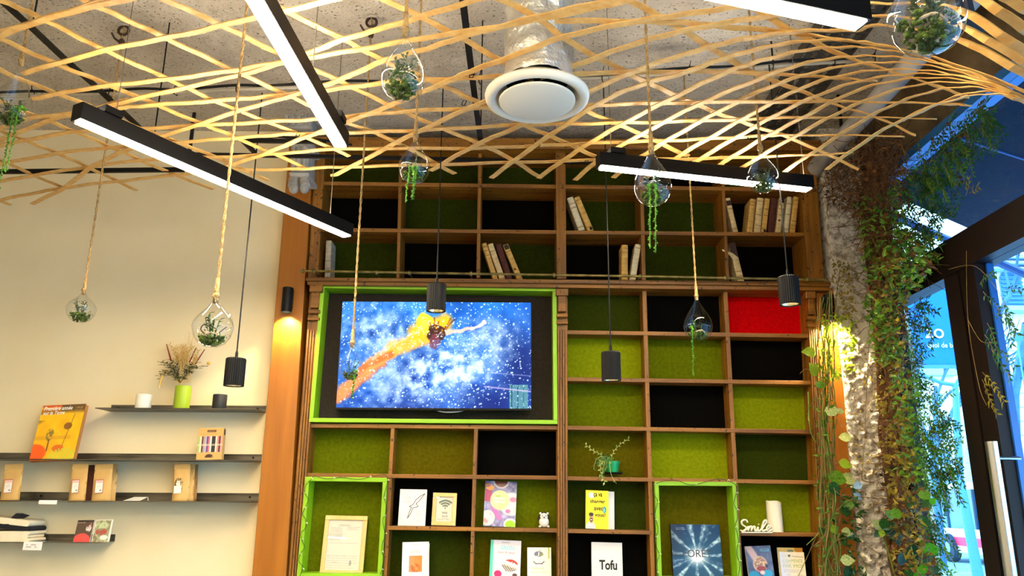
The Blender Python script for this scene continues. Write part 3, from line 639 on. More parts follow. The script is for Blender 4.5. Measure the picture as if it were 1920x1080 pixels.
# ---- framed certificate, framed wi-fi sign
PINE = wood('pale_pine_frame', hx(220, 176, 100), hx(236, 198, 128), 'Z', rough=.45, bump=.02, worm=False)
def framed(name, label, cat, BL, BR, TL, TR, fw, fn, Y, a, nx=60, nz=84):
    o, w, h = lean_base(name, label, cat, BL, BR, TL, TR, Y, a); f = fw * w
    b = lambda x0, x1, z0, z1, n_: MB().box(x0, x1, -.004, .012, z0, z1).build(n_, PINE, o, bevel=.002)
    b(-w / 2, w / 2, h - f, h, 'frame_top'); b(-w / 2, w / 2, 0, f, 'frame_bottom'); b(-w / 2, -w / 2 + f, f, h - f, 'frame_side'); b(w / 2 - f, w / 2, f, h - f, 'frame_side')
    MB().box(-w / 2 + f * .5, w / 2 - f * .5, .006, .010, f * .5, h - f * .5).build('backing', WHITE, o)
    painted('document', w - 2 * f, h - 2 * f, nx, nz, fn, PRINT, o, .0045, f)
    MB().box(-w / 2 + f * .9, w / 2 - f * .9, .0015, .003, f * .9, h - f * .9).build('glazing', GLASS, o)
    return o, w, h
def cert(u, v):
    A = base(u, (.93, .88, .80)); A = lines(A, u, v, .3, .7, .875, .915, 2, (.45, .42, .42)); A = lines(A, u, v, .05, .45, .58, .86, 11, (.62, .58, .55), .7); A = lines(A, u, v, .55, .92, .80, .87, 3, (.6, .57, .55)); A = lines(A, u, v, .05, .9, .53, .55, 1, (.6, .57, .55), ragged=False)
    A = lines(A, u, v, .03, .95, .02, .30, 6, (.72, .68, .64), .5); A = blob(A, circ(u, v, .72, .14, .035, .06), (.5, .5, .5), .7); A = lines(A, u, v, .2, .35, .15, .18, 2, (.5, .48, .48)); return A
framed('framed_certificate', 'printed certificate in a pale pine frame in the left lime green niche', 'picture frame', (599, 1077), (680, 1078), (611, 967), (689.5, 967), .10, cert, 4.03, .13)
def wifi(u, v):
    A = base(u, (.90, .86, .78)); d = np.sqrt(((u - .55) * 1.0) ** 2 + ((v - .52) * 1.55) ** 2); an = np.arctan2((v - .52) * 1.55, (u - .55))
    for r_ in (.20, .36, .52): A = blob(A, (np.abs(d - r_) < .055) & (np.abs(an - math.pi * .5) < .82), (.42, .46, .38))
    A = blob(A, circ(u, v, .55, .545, .05, .033), (.42, .46, .38)); return lines(A, u, v, .12, .95, .06, .14, 2, (.4, .4, .38))
o, w, h = framed('framed_sign', 'small pine framed wi-fi sign in a black cell', 'picture frame', (808.5, 985.5), (854, 985.5), (812, 924.5), (857.5, 924), .16, wifi, 4.035, .12, 40, 60)
T(o, 'FREE', w, h, .53, .36, ht=.055, mt=ink('grey_ink', 70, 72, 66), align='CENTER', y=.0005); T(o, 'WI-FI', w, h, .53, .255, ht=.055, mt=ink('grey_ink', 70, 72, 66), align='CENTER', y=.0005)
# ---- card with the gull
def gull(u, v):
    A = base(u, (.93, .89, .83)); c = (.09, .06, .12)
    for (a_, b_) in (((.93, .885), (.78, .82)), ((.78, .82), (.62, .72)), ((.62, .72), (.50, .57)), ((.93, .885), (.84, .79)), ((.84, .79), (.74, .69)), ((.74, .69), (.62, .60)), ((.50, .57), (.42, .545)), ((.42, .545), (.38, .52)), ((.38, .52), (.46, .50)), ((.62, .60), (.70, .53)), ((.70, .53), (.60, .495)), ((.60, .495), (.52, .49)),
                     ((.46, .50), (.40, .40)), ((.40, .40), (.33, .20)), ((.33, .20), (.42, .30)), ((.42, .30), (.52, .49))): A = blob(A, seg(u, v, *a_, *b_, .016, 1.35, .6), c)
    A = lines(A, u, v, .22, .48, .74, .81, 2, (.55, .5, .52)); A = lines(A, u, v, .14, .46, .61, .70, 2, (.6, .55, .55)); A = lines(A, u, v, .62, .94, .26, .42, 3, (.62, .57, .57)); A = lines(A, u, v, .66, .94, .11, .2, 2, (.62, .57, .57)); return A
face_book('white card with an ink drawn seabird in a black cell', (746, 985.5), (797, 986), (750, 917), (801.5, 918), gull, th=.005, cat='card', name='greeting_card', nx=70, nz=96)
# ---- healthy vegan
def vegan(u, v):
    A = base(u, (.52, .50, .66)); nz_ = vnoise(u, v, 9, 3); A += (nz_[:, None] - .5) * .55; A = blob(A, rect(u, v, 0, .22, .55, .8), (.62, .12, .36)); A = blob(A, circ(u, v, .16, .85, .14, .06), (.95, .55, .15)); A = blob(A, circ(u, v, .08, .91, .1, .05), (.6, .2, .14))
    A = blob(A, circ(u, v, .5, 1.0, .27, .17), (.85, .78, .78)); A = blob(A, circ(u, v, .5, 1.0, .22, .135), (.42, .13, .10)); A = blob(A, circ(u, v, .86, .50, .42, .27), (.86, .82, .8)); A = blob(A, circ(u, v, .9, .6, .12, .06), (.95, .5, .62)); A = blob(A, circ(u, v, .85, .36, .18, .08), (.93, .84, .78)); A = blob(A, circ(u, v, .75, .34, .09, .05), (.9, .45, .65)); A = blob(A, seg(u, v, .28, .42, .48, .2, .1, 1.35), (.72, .42, .68))
    A = blob(A, circ(u, v, .12, .18, .24, .18), (.88, .85, .82)); A = blob(A, circ(u, v, .12, .18, .18, .13) * (nz_ > .42), (.82, .6, .6)); A = blob(A, circ(u, v, .84, .06, .22, .13), (.95, .95, .85)); A = blob(A, circ(u, v, .84, .05, .17, .10), (.58, .80, .08))
    A = blob(A, circ(u, v, .48, .58, .31, .225, .08), (.92, .87, .55)); A = blob(A, circ(u, v, .36, .58, .2, .2, 1), (.92, .78, .72), .6); A = blob(A, circ(u, v, .42, .665, .10, .015), (.5, .7, .1)); return A
o, w, h = face_book('cookery book with vegetables and a round pale yellow badge on its cover', (906, 986.5), (966, 988), (910, 902), (970, 903), vegan, gloss=True)
T(o, 'Healthy', w, h, .47, .585, wd=.40, ht=.055, mt=WHITEINK, align='CENTER', bold=.02); T(o, 'vegan', w, h, .47, .50, wd=.38, ht=.06, mt=WHITEINK, align='CENTER', bold=.02)
# ---- yellow book
def yellow(u, v):
    A = base(u, (.98, .89, .06)); A = blob(A, circ(u, v, .24, .87, .13, .085), (.75, .84, .82)); A = blob(A, circ(u, v, .82, .50, .09, .09), (.12, .56, .62)); A = blob(A, circ(u, v, .82, .5, .065, .06) * (vnoise(u, v, 20) > .5), (.5, .82, .85))
    A = blob(A, circ(u, v, .22, .03, .23, .17), (.80, .80, .80)); A = blob(A, rect(u, v, .19, .29, .15, .22), (.78, .56, .42)); A = blob(A, circ(u, v, .24, .29, .10, .105), (.82, .60, .46)); A = blob(A, circ(u, v, .24, .37, .11, .055), (.16, .11, .09)); A = blob(A, circ(u, v, .25, .23, .08, .055), (.30, .19, .13)); A = blob(A, rect(u, v, .21, .29, .225, .24), (.9, .8, .75))
    for x in (.205, .275): A = blob(A, circ(u, v, x, .305, .014, .008), (.1, .08, .08))
    A = blob(A, seg(u, v, .17, .34, .31, .34, .008, 1.6), (.2, .14, .1)); A = lines(A, u, v, .18, .36, .46, .60, 4, (.85, .75, .1)); A = lines(A, u, v, .40, .72, .22, .25, 1, (.55, .48, .1)); A = lines(A, u, v, .4, .7, .745, .765, 1, (.5, .44, .1)); return A
o, w, h = face_book('yellow book with black handwritten title and a smiling man on its cover', (1098, 991), (1141, 992.5), (1096.5, 919.5), (1143, 920), yellow, Y=4.02, a=.10, cover=mat('yellow_cover', hx(240, 214, 20), rough=.5))
for s, x, z, wd_ in (('ça va', .34, .81, .38), ('changer', .19, .64, .66), ('avec', .36, .475, .40), ('vous!', .40, .315, .46)): T(o, s, w, h, x, z, wd=wd_, ht={'changer': .125, 'ça va': .12, 'avec': .085, 'vous!': .105}[s], bold=.02)
o, w, h = lean_base('book', 'white paperback standing behind the yellow book, only its edge showing', 'book', (1106, 992), (1152, 992.5), (1106, 921), (1152, 921), 4.06, .08)
MB().box(-w / 2, w / 2, 0, .002, 0, h).box(-w / 2, w / 2, .013, .015, 0, h).box(-w / 2, -w / 2 + .002, 0, .015, 0, h).build('cover', WHITE, o); MB().box(-w / 2 + .002, w / 2 - .002, .002, .013, .002, h - .002).build('pages', PAPER, o)
# ---- booklet
def booklet(u, v):
    A = base(u, (.95, .93, .91)); g = vnoise(u, v, 7); m_ = rect(u, v, .26, .76, .20, .63); A = blob(A, m_, (.80, .52, .24)); A = blob(A, m_ * np.clip((.5 - u) * 2.2, 0, 1), (.62, .56, .50)); A = blob(A, m_ * np.clip((u - .45) * 2, 0, 1) * np.clip(v * 1.6, 0, 1), (.92, .48, .10)); A = blob(A, circ(u, v, .5, .3, .2, .13) * m_ * (g > .45), (.72, .32, .10), .8)
    A = lines(A, u, v, .3, .78, .70, .82, 3, (.85, .55, .48)); A = lines(A, u, v, .38, .7, .88, .95, 2, (.75, .72, .7)); return A
o, w, h = face_book('white booklet with an orange picture and a curling front page', (753, 1086), (803, 1087), (758, 1018), (801, 1014), booklet, th=.006, name='booklet', cat='booklet')
b = MB(); nn = 10
for k in range(nn + 1):
    zz = h * .95 * k / nn; xx = w * (.5 - .30 * (1 - k / nn) ** 1.4); b.v += [Vector((xx, -.001, zz)), Vector((w * .5 + .004, -.012 * math.sin(math.pi * k / nn * .9) - .001, zz))]
for k in range(nn): b.f.append((2 * k, 2 * k + 1, 2 * k + 3, 2 * k + 2)); b.mi.append(0)
b.build('curled_page', mat('page_back', hx(226, 224, 232), rough=.7), o, smooth=True)
# ---- green glam
def greenb(u, v):
    A = base(u, (.90, .85, .85)); A += ((np.sin(v * 50) > .96) * -.06)[:, None]; A = blob(A, circ(u, v, .66, .36, .34, .21), (.98, .95, .93)); m_ = circ(u, v, .66, .37, .28, .165); A = blob(A, m_, (.93, .88, .78)); A = blob(A, m_ * (v > .40 - .25 * (u - .66)), (.98, .95, .88)); A = blob(A, m_ * (v > .455 - .25 * (u - .66)) * (vnoise(u, v, 30) > .3), (.82, .20, .16)); A = blob(A, m_ * (v < .345 - .25 * (u - .66)) * (np.sin((u + v) * 90) > -.2), (.30, .20, .22))
    A = blob(A, circ(u, v, .27, .16, .13, .09), (.86, .08, .40)); A = blob(A, circ(u, v, .82, .14, .08, .05), (.35, .22, .2)); A = blob(A, circ(u, v, .85, .05, .1, .04), (.6, .25, .3)); A = lines(A, u, v, .35, .65, .93, .96, 1, (.5, .45, .48)); A = blob(A, rect(u, v, 0, .09, 0, 1), (.33, .80, .66)); return A
o, w, h = face_book('cookery book with a turquoise spine and a bowl of red fruit on its cover', (917, 1088), (975, 1089), (920, 1012), (978, 1014), greenb, spine=mat('turquoise_cover', hx(70, 196, 160), rough=.5), th=.022)
T(o, 'GREEN', w, h, .55, .76, wd=.44, ht=.10, mt=ink('turquoise_ink', 130, 214, 222), align='CENTER', bold=.02); T(o, 'Glam & happy', w, h, .53, .66, wd=.56, ht=.06, mt=ink('pink_ink', 226, 120, 140), align='CENTER', shear=.25)
# ---- small white book
def smallw(u, v):
    A = base(u, (.95, .93, .85)); A = blob(A, circ(u, v, .47, .80, .20, .09) * (vnoise(u, v, 14) > .34), (.42, .42, .56)); A = blob(A, circ(u, v, .58, .79, .1, .05), (.55, .56, .34)); A = blob(A, seg(u, v, .5, .86, .53, .92, .015, 1.4), (.3, .3, .3))
    for a_, b_ in (((.26, .57), (.36, .50)), ((.36, .50), (.48, .51)), ((.48, .51), (.60, .50)), ((.60, .50), (.70, .57))): A = blob(A, seg(u, v, *a_, *b_, .022, 1.4), (.26, .20, .30))
    A = blob(A, rect(u, v, .87, .93, .66, 1), (.74, .78, .42)); return A
o, w, h = face_book('small cream book with a moustache and pale green handwriting on its cover', (989, 1088), (1034, 1089), (988, 1027), (1034, 1026), smallw, th=.014)
T(o, 'La famille', w, h, .45, .33, wd=.5, ht=.075, mt=ink('sage_ink', 170, 176, 110), align='CENTER', shear=.3); T(o, 'avec la planète !', w, h, .5, .21, wd=.72, ht=.07, mt=ink('sage_ink', 170, 176, 110), align='CENTER', shear=.3)
# ---- tofu
def tofu(u, v): A = base(u, (.93, .89, .85)); return lines(A, u, v, .58, .84, .225, .24, 1, (.3, .28, .28), ragged=False)
o, w, h = face_book('white book with the large black title Tofu in a black cell', (1110, 1088), (1168, 1090), (1109, 1016), (1166.5, 1018), tofu, th=.02, a=.10)
T(o, 'Tofu', w, h, .24, .28, wd=.58, ht=.26, bold=.03)
# ---- forêt
def foret(u, v):
    A = base(u, (.06, .20, .36)); x = u - .5; y = (v - .42) * 1.25; r_ = np.sqrt(x * x + y * y); an = np.arctan2(y, x); n_ = vnoise(an * 3 + 10, r_ * 3 + 2, 6, 3); m_ = np.clip((np.sin(an * 11 + 1.5 * n_) * .6 + np.sin(an * 19 + 1) * .4) * 1.6 - .1, 0, 1) * (r_ > .1) * np.clip(1.5 * vnoise(u, v, 22, 3), 0, 1)
    A = blob(A, m_, (.82, .92, .95), .9); A = blob(A, (m_ < .1) * np.clip(.7 - r_, 0, .5), (.16, .42, .52)); A = blob(A, np.clip(.35 - u, 0, .35) * 2 * (v > .4), (.16, .16, .2), .7); A = blob(A, np.clip(.30 / (r_ + .05) - .85, 0, 1), (.95, .96, .98)); A = lines(A, u, v, .11, .32, .895, .95, 2, (.85, .85, .88)); return A
o, w, h = face_book('large dark blue book with sunburst through trees titled Forêt in the right niche', (1263.5, 1086), (1357, 1087), (1257.5, 982), (1348, 985), foret, nx=90, nz=110, a=.12, cover=mat('night_blue_cover', hx(18, 40, 66), rough=.4), gloss=True, th=.024)
T(o, 'FORÊT', w, h, .22, .40, wd=.58, ht=.17, mt=ink('charcoal_ink', 40, 34, 44))
# ---- two books at the right end
def dish(u, v):
    A = base(u, (.33, .36, .50)); A += (vnoise(u, v, 6)[:, None] - .5) * .2; A = blob(A, seg(u, v, .1, 1.0, .42, .55, .16, 1.6), (.80, .66, .66)); A = blob(A, circ(u, v, .5, .48, .30, .24), (.86, .70, .58)); A = blob(A, circ(u, v, .5, .5, .26, .19) * (vnoise(u, v, 26) > .5), (.60, .45, .36)); A = blob(A, circ(u, v, .52, .35, .2, .08), (.6, .2, .2)); A = blob(A, circ(u, v, .2, .16, .22, .14), (.10, .56, .74)); A = blob(A, circ(u, v, .75, .2, .2, .12), (.16, .62, .8)); A = blob(A, circ(u, v, .55, .24, .1, .06), (.92, .8, .76)); A = blob(A, circ(u, v, .74, .42, .06, .06), (.2, .2, .28)); return A
o, w, h = face_book('blue grey cookery book with a hand holding a bowl under the candle shelf', (1406, 1089), (1454, 1090), (1396, 1023), (1444, 1024), dish, a=.11, gloss=True)
T(o, 'VEGGIE', w, h, .74, .83, wd=.40, ht=.09, mt=ink('sky_ink', 120, 196, 232), align='CENTER')
def moi(u, v):
    A = base(u, (.96, .90, .76)); A = blob(A, np.clip(.55 - u, 0, .5) * 2, (.86, .88, .96)); A = lines(A, u, v, .1, .88, .30, .40, 3, (.55, .40, .55)); A = lines(A, u, v, .2, .4, .18, .26, 3, (.5, .6, .8)); A = lines(A, u, v, .62, .9, .18, .26, 2, (.5, .45, .4))
    for k in range(6): A = blob(A, seg(u, v, .38, .87, .38 + .06 * math.cos(k * 1.05), .87 + .05 * math.sin(k * 1.05), .012, 1.4), (.08, .1, .12))
    A = blob(A, seg(u, v, .5, .86, .95, .83, .01, 1.4), (.15, .15, .15)); return A
o, w, h = face_book('pale book with green capitals leaning in front of a yellow book', (1467, 1090), (1513, 1091), (1461.5, 1034), (1507, 1036), moi, Y=4.02, a=.11, th=.012)
SAGE = ink('faint_sage_ink', 176, 200, 170); LIMEI = ink('olive_yellow_ink', 176, 186, 60)
for s, x, z, wd_, m_ in (('ÇA', .09, .80, .18, SAGE), ('COM', .09, .63, .34, SAGE), ('MENCE', .46, .645, .44, LIMEI), ('PAR', .09, .47, .34, SAGE), ('MOI', .52, .47, .38, LIMEI)): T(o, s, w, h, x, z, wd=wd_, ht=.11, mt=m_)
def yb(u, v): A = base(u, (.95, .84, .50)); A = blob(A, circ(u, v, .9, .95, .25, .12), (.86, .58, .10)); return blob(A, circ(u, v, .5, .9, .14, .05), (.6, .62, .5))
face_book('yellow book behind the pale book at the right end of the lowest row', (1464, 1089), (1511, 1090), (1458, 1027), (1504, 1027), yb, Y=4.05, a=.10, th=.012)

# ---- candle, smile sign, hedgehog, potted plant
cb = PY(1454.5, 998, 4.04); ct_ = PY(1451.5, 941, 4.04); Rc = 13.6 * 4.04 / FPX; Hc = (ct_ - cb).z
cdl = thing('pillar_candle', 'white pillar candle with a dipped top beside the white word sign', 'candle', cb)
WAX = mat('ivory_wax', hx(246, 236, 212), rough=.45)
b = MB(); N = 40
rings = [(0, 1.0, 0), (0.004, 1.0, 0), (Hc * .5, .985, 0), (Hc, .97, 1), (Hc + .001, .92, 1), (Hc - .012, .72, .5), (Hc - .018, .3, 0), (Hc - .018, .02, 0)]
for z, r_, k in rings:
    for j in range(N):
        a = 2 * math.pi * j / N; b.v.append(cb + Vector((Rc * r_ * math.cos(a), Rc * r_ * math.sin(a), z + k * (.004 * math.cos(a) * -1 + .0035 * math.sin(2 * a + .5) + .006 * math.sin(a)))))
for i in range(len(rings) - 1):
    for j in range(N): b.f.append((i * N + j, i * N + (j + 1) % N, (i + 1) * N + (j + 1) % N, (i + 1) * N + j)); b.mi.append(0)
b.build('wax_body', WAX, cdl, smooth=True)
MB().tube([cb + Vector((0, 0, Hc - .02)), cb + Vector((0, 0, Hc - .002))], .003, 8, r2=.0015).build('wick', mat('pale_wick', hx(230, 220, 200), rough=.7), cdl)
sm = thing('word_sign', 'white cut out script sign reading Smile beside the candle', 'sign', PY(1418, 999, 3.99))
so = Vector(sm['_o'])
def sp_(pts): return smooth_path([PY(1200 + x / 6, 900 + y / 6, 3.99) for x, y in pts], 6)
for nm, st in (('letter_s', [[(1210, 478), (1196, 452), (1165, 450), (1142, 474), (1155, 505), (1190, 528), (1194, 556), (1165, 574), (1130, 566)]]), ('letter_m', [[(1170, 568), (1205, 545), (1222, 524), (1218, 572)], [(1218, 560), (1240, 526), (1256, 524), (1254, 572)], [(1254, 560), (1276, 526), (1292, 526), (1292, 560), (1306, 573), (1322, 560)]]),
                ('letter_i', [[(1318, 562), (1330, 532), (1328, 565), (1342, 574), (1362, 560)], [(1334, 500), (1338, 500)]]), ('letter_l', [[(1355, 566), (1395, 520), (1424, 470), (1412, 452), (1390, 478), (1374, 540), (1380, 570), (1400, 572)]]), ('letter_e', [[(1395, 570), (1440, 552), (1468, 526), (1452, 512), (1430, 534), (1430, 566), (1452, 577), (1484, 556)]])):
    b = MB()
    for s_ in st:
        for dy in (0, .006): b.tube([p + Vector((0, dy, 0)) for p in sp_(s_)], .0038, 6)
    b.build(nm, mat('white_wood_letters', hx(246, 236, 210), rough=.6), sm, smooth=True)
MB().box(PY(1390, 997, 3.99).x, PY(1448, 997, 3.99).x, 3.986, 3.998, so.z - .0005, so.z + .004).build('foot_strip', mat('white_wood_letters', hx(246, 236, 210)), sm)
hb = PY(1020, 989.5, 4.03); s_ = 1 / 384 * 1.04
hg = thing('hedgehog_figurine', 'small white sitting hedgehog figurine with dark back beside the cookery book', 'figurine', hb)
CER = mat('white_ceramic', hx(240, 232, 218), rough=.35); DKB = mat('dark_bristles', hx(36, 30, 24), hx(70, 60, 48), scale=60, rough=.8)
H = lambda x, y, z: hb + Vector((x * s_, y * s_, z * s_))
MB().sphere(H(0, 0, 10), 9.6 * s_, 18, (.95, .85, 1.0)).sphere(H(0, -1, 19), 7 * s_, 16, (1, .9, .95)).build('body', CER, hg, smooth='all')
b = MB()
for k in range(150):
    a = random.uniform(0, math.pi); e = random.uniform(-.3, 1.35); d = Vector((math.cos(a) * math.cos(e), abs(math.sin(a)) * math.cos(e) * .9 + .02, math.sin(e)))
    if d.y < .15 and abs(d.x) < .75: continue
    p = H(0, 1, 15) + Vector((d.x * 10.3, d.y * 9, d.z * 11.5)) * s_; b.tube([p - d * 2 * s_, p + d * 1.6 * s_], .9 * s_, 4, True, .2 * s_)
b.sphere(H(0, 3, 14), 10 * s_, 14, (1, .75, 1.12)); o = b.build('bristles', DKB, hg); o['kind'] = 'stuff'
MB().sphere(H(0, -8, 18), 2.6 * s_, 10, (.9, 1.2, .8)).build('snout', CER, hg, smooth=True); MB().sphere(H(0, -10.6, 18.4), 1.3 * s_, 8).build('nose', INK, hg, smooth=True)
for sx in (-1, 1):
    MB().sphere(H(sx * 3.1, -6.6, 21), .95 * s_, 8).build('eye', INK, hg, smooth=True); MB().sphere(H(sx * 7.5, -5, 2.2), 2.7 * s_, 10, (1, 1.3, .8)).build('foot', CER, hg, smooth=True)
    MB().sphere(H(sx * 5.6, -7.2, 11.5), 2 * s_, 8, (.8, .8, 1.5)).build('paw', CER, hg, smooth=True); MB().sphere(H(sx * 6.5, -2, 25), 2.2 * s_, 8, (1, .5, 1)).build('ear', CER, hg, smooth=True)
pb = PY(1148, 890, 4.035); u_ = 1 / 384 * 1.03
pl = thing('potted_plant', 'trailing plant in a small bright green pot on a black saucer', 'plant', pb)
GP = mat('green_plastic_pot', hx(14, 150, 84), rough=.3); STM = mat('pale_stem', hx(196, 190, 120), rough=.7); LFY = mat('cream_green_leaf', hx(176, 176, 90), hx(110, 140, 30), scale=25, rough=.5); LFG = mat('mid_green_leaf', hx(66, 120, 20), hx(40, 84, 14), scale=18, rough=.5)
MB().lathe([(0, .002), (18 * u_, .002), (20 * u_, 4 * u_), (18.5 * u_, 4 * u_), (17 * u_, 1.5 * u_)], 28, pb + Vector((0, -.003, 0))).build('saucer', BLACKP, pl, smooth=True)
MB().lathe([(0, 3 * u_), (11 * u_, 3 * u_), (13.4 * u_, 20 * u_), (14.6 * u_, 20 * u_), (14.8 * u_, 24.5 * u_), (13.6 * u_, 24.5 * u_), (12.4 * u_, 19 * u_), (0, 19 * u_)], 28, pb).build('pot', GP, pl, smooth=True)
def vine(nm, pts, n_, L, mt, r=.0011, both=True):
    pth = smooth_path(pts, 8); b = MB(); b.cur = 0; b.tube(pth, r, 5, True, r * .6); b.cur = 1
    for k in range(n_):
        f = (k + .7) / n_ * (len(pth) - 1); j = min(int(f), len(pth) - 2); p = pth[j].lerp(pth[j + 1], f - j); t_ = (pth[j + 1] - pth[j]).normalized()
        sd = t_.cross(Vector((0, -1, 0))).normalized() * (1 if k % 2 else -1); b.leaf(p, sd + t_ * .7 + Vector((0, -.3, random.uniform(-.3, .4))), (0, -1, .3), L * random.uniform(1.0, 1.6), L * .8)
    return b.build(nm, [STM, mt], pl)
Q = lambda x, y, dy=0: PY(x, y, 4.03 - dy)
vine('stem', [Q(1145, 866), Q(1150, 848, .02), Q(1163, 833, .03), Q(1179, 823, .035)], 13, .011, LFY); vine('stem', [Q(1140, 868), Q(1126, 852, .01), Q(1112, 845, .02), Q(1098, 834, .02)], 12, .012, LFY); vine('stem', [Q(1140, 868), Q(1130, 856, .03), Q(1118, 862, .05), Q(1113, 880, .05)], 9, .010, LFG)
vine('stem', [Q(1138, 868), Q(1128, 864, .03), Q(1126, 885, .055), Q(1134, 905, .06)], 16, .013, LFY); vine('stem', [Q(1142, 867), Q(1136, 861, .03), Q(1131, 878, .05), Q(1128, 895, .06)], 14, .013, LFG); vine('stem', [Q(1146, 867), Q(1143, 866, .04), Q(1146, 890, .055), Q(1156, 907, .06)], 2, .008, LFY, .0016)
vine('stem', [Q(1140, 866), Q(1134, 856, .01), Q(1126, 862, .03), Q(1124, 872, .04)], 12, .014, LFG); vine('stem', [Q(1148, 866), Q(1143, 858, .02), Q(1138, 862, .04), Q(1137, 880, .05)], 12, .014, LFG)

# ---- old parchment books on the upper shelves (spines to the room)
def old(nm, c, c2): return mat(nm, c, c2, scale=22, rough=.8, bump=.15, stretch=(1, 1, 2.5))
OCH = old('ochre_vellum', hx(186, 140, 62), hx(216, 176, 98)); BEI = old('beige_vellum', hx(196, 164, 108), hx(224, 200, 150)); CRE = old('cream_vellum', hx(206, 190, 146), hx(228, 216, 180)); OXB = old('oxblood_leather', hx(66, 24, 16), hx(88, 36, 24)); GRY = old('grey_paper', hx(150, 140, 118), hx(176, 166, 142))
LAB = mat('dark_spine_label', hx(52, 24, 16), rough=.7); LINEM = mat('faded_tooling', hx(120, 84, 40), rough=.8)
def old_book(label, BL, BR, TL, TR, mt, group, Y=4.02, d=.11, mark=None, base_z=None):
    bm = PY((BL[0] + BR[0]) / 2, (BL[1] + BR[1]) / 2, Y); tm = PY((TL[0] + TR[0]) / 2, (TL[1] + TR[1]) / 2, Y); sc = 4.0 / FPX
    w = ((BR[0] - BL[0]) + (TR[0] - TL[0])) / 2 * bm.y / math.cos(PITCH) / FPX * .93; dv = tm - bm; ang = math.atan2(dv.x, dv.z); w *= math.cos(ang); h = dv.length
    z0 = (bm.z if base_z is None else base_z) + abs(math.sin(ang)) * w / 2 + .001
    if base_z is not None: h = (tm.z - z0) / math.cos(ang); 
    xb = tm.x - math.tan(ang) * (tm.z - z0)
    o = thing('old_book', label, 'book', (xb, Y, z0), group, local=True); o.rotation_euler = (0, ang, 0)
    b = MB(); n_ = 8
    ring = [(-w / 2, d), (-w / 2, .006)] + [(-w / 2 * math.cos(math.pi * k / n_), .006 - .006 * math.sin(math.pi * k / n_)) for k in range(1, n_)] + [(w / 2, .006), (w / 2, d), (w / 2 - .002, d), (w / 2 - .002, .008), (-w / 2 + .002, .008), (-w / 2 + .002, d)]
    k = len(ring); b.v = [Vector((x, y, z)) for z in (0, h) for x, y in ring]; b.f = [(i, (i + 1) % k, (i + 1) % k + k, i + k) for i in range(k)] + [tuple(range(k, 2 * k)), tuple(range(k))[::-1]]; b.mi = [0] * len(b.f)
    b.build('cover', mt, o); MB().box(-w / 2 + .002, w / 2 - .002, .009, d - .003, .003, h - .003).build('pages', PAPER, o)
    for zf in random.sample([.1, .2, .32, .5, .68, .8, .9], 3): MB().box(-w * .40, w * .40, -.0012, .004, h * zf, h * zf + .0025).build('raised_band', LINEM if mt is not OXB else LAB, o)
    if mark == 'label': MB().box(-w * .42, w * .42, -.0016, .004, h * .78, h * .92).build('title_label', LAB, o)
    if mark == 'torn': MB().sphere((0, .002, h * .93), w * .5, 8, (.95, .5, 1.2), .2).build('torn_patch', LAB, o); MB().sphere((-w * .1, .0005, h * .35), w * .22, 7, (1, .5, 1), .2).build('stain', LAB, o)
    if mark == 'foot': MB().sphere((w * .12, .0005, h * .06), w * .3, 7, (1, .6, 1), .2).build('torn_patch', LAB, o)
    if mark == 'peel':
        MB().box(-w * .46, w * .46, -.002, .006, h * .66, h * 1.02).build('bare_spine', LAB, o)
        b = MB(); P_ = [Vector((-w * .5, -.004, h * .62)), Vector((-w * .9, -.012, h * .72)), Vector((-w * 1.5, -.016, h * .80)), Vector((-w * 1.9, -.014, h * .86))]
        for i, p in enumerate(P_): b.v += [p, p + Vector((w * .8 * (1 - i / 3.4), -.002, h * .03))]
        for i in range(3): b.f.append((2 * i, 2 * i + 1, 2 * i + 3, 2 * i + 2)); b.mi.append(0)
        b.build('peeled_strip', BEI, o)
    return o
G1 = 'old parchment books on the upper shelves'
ledge = lambda x: PY(x, 520 + (x - 573) * .0081, 3.93).z + .0005
S2z = lambda x: PY(x, 427 + (x - 600) * .0098, 3.996).z + .0005
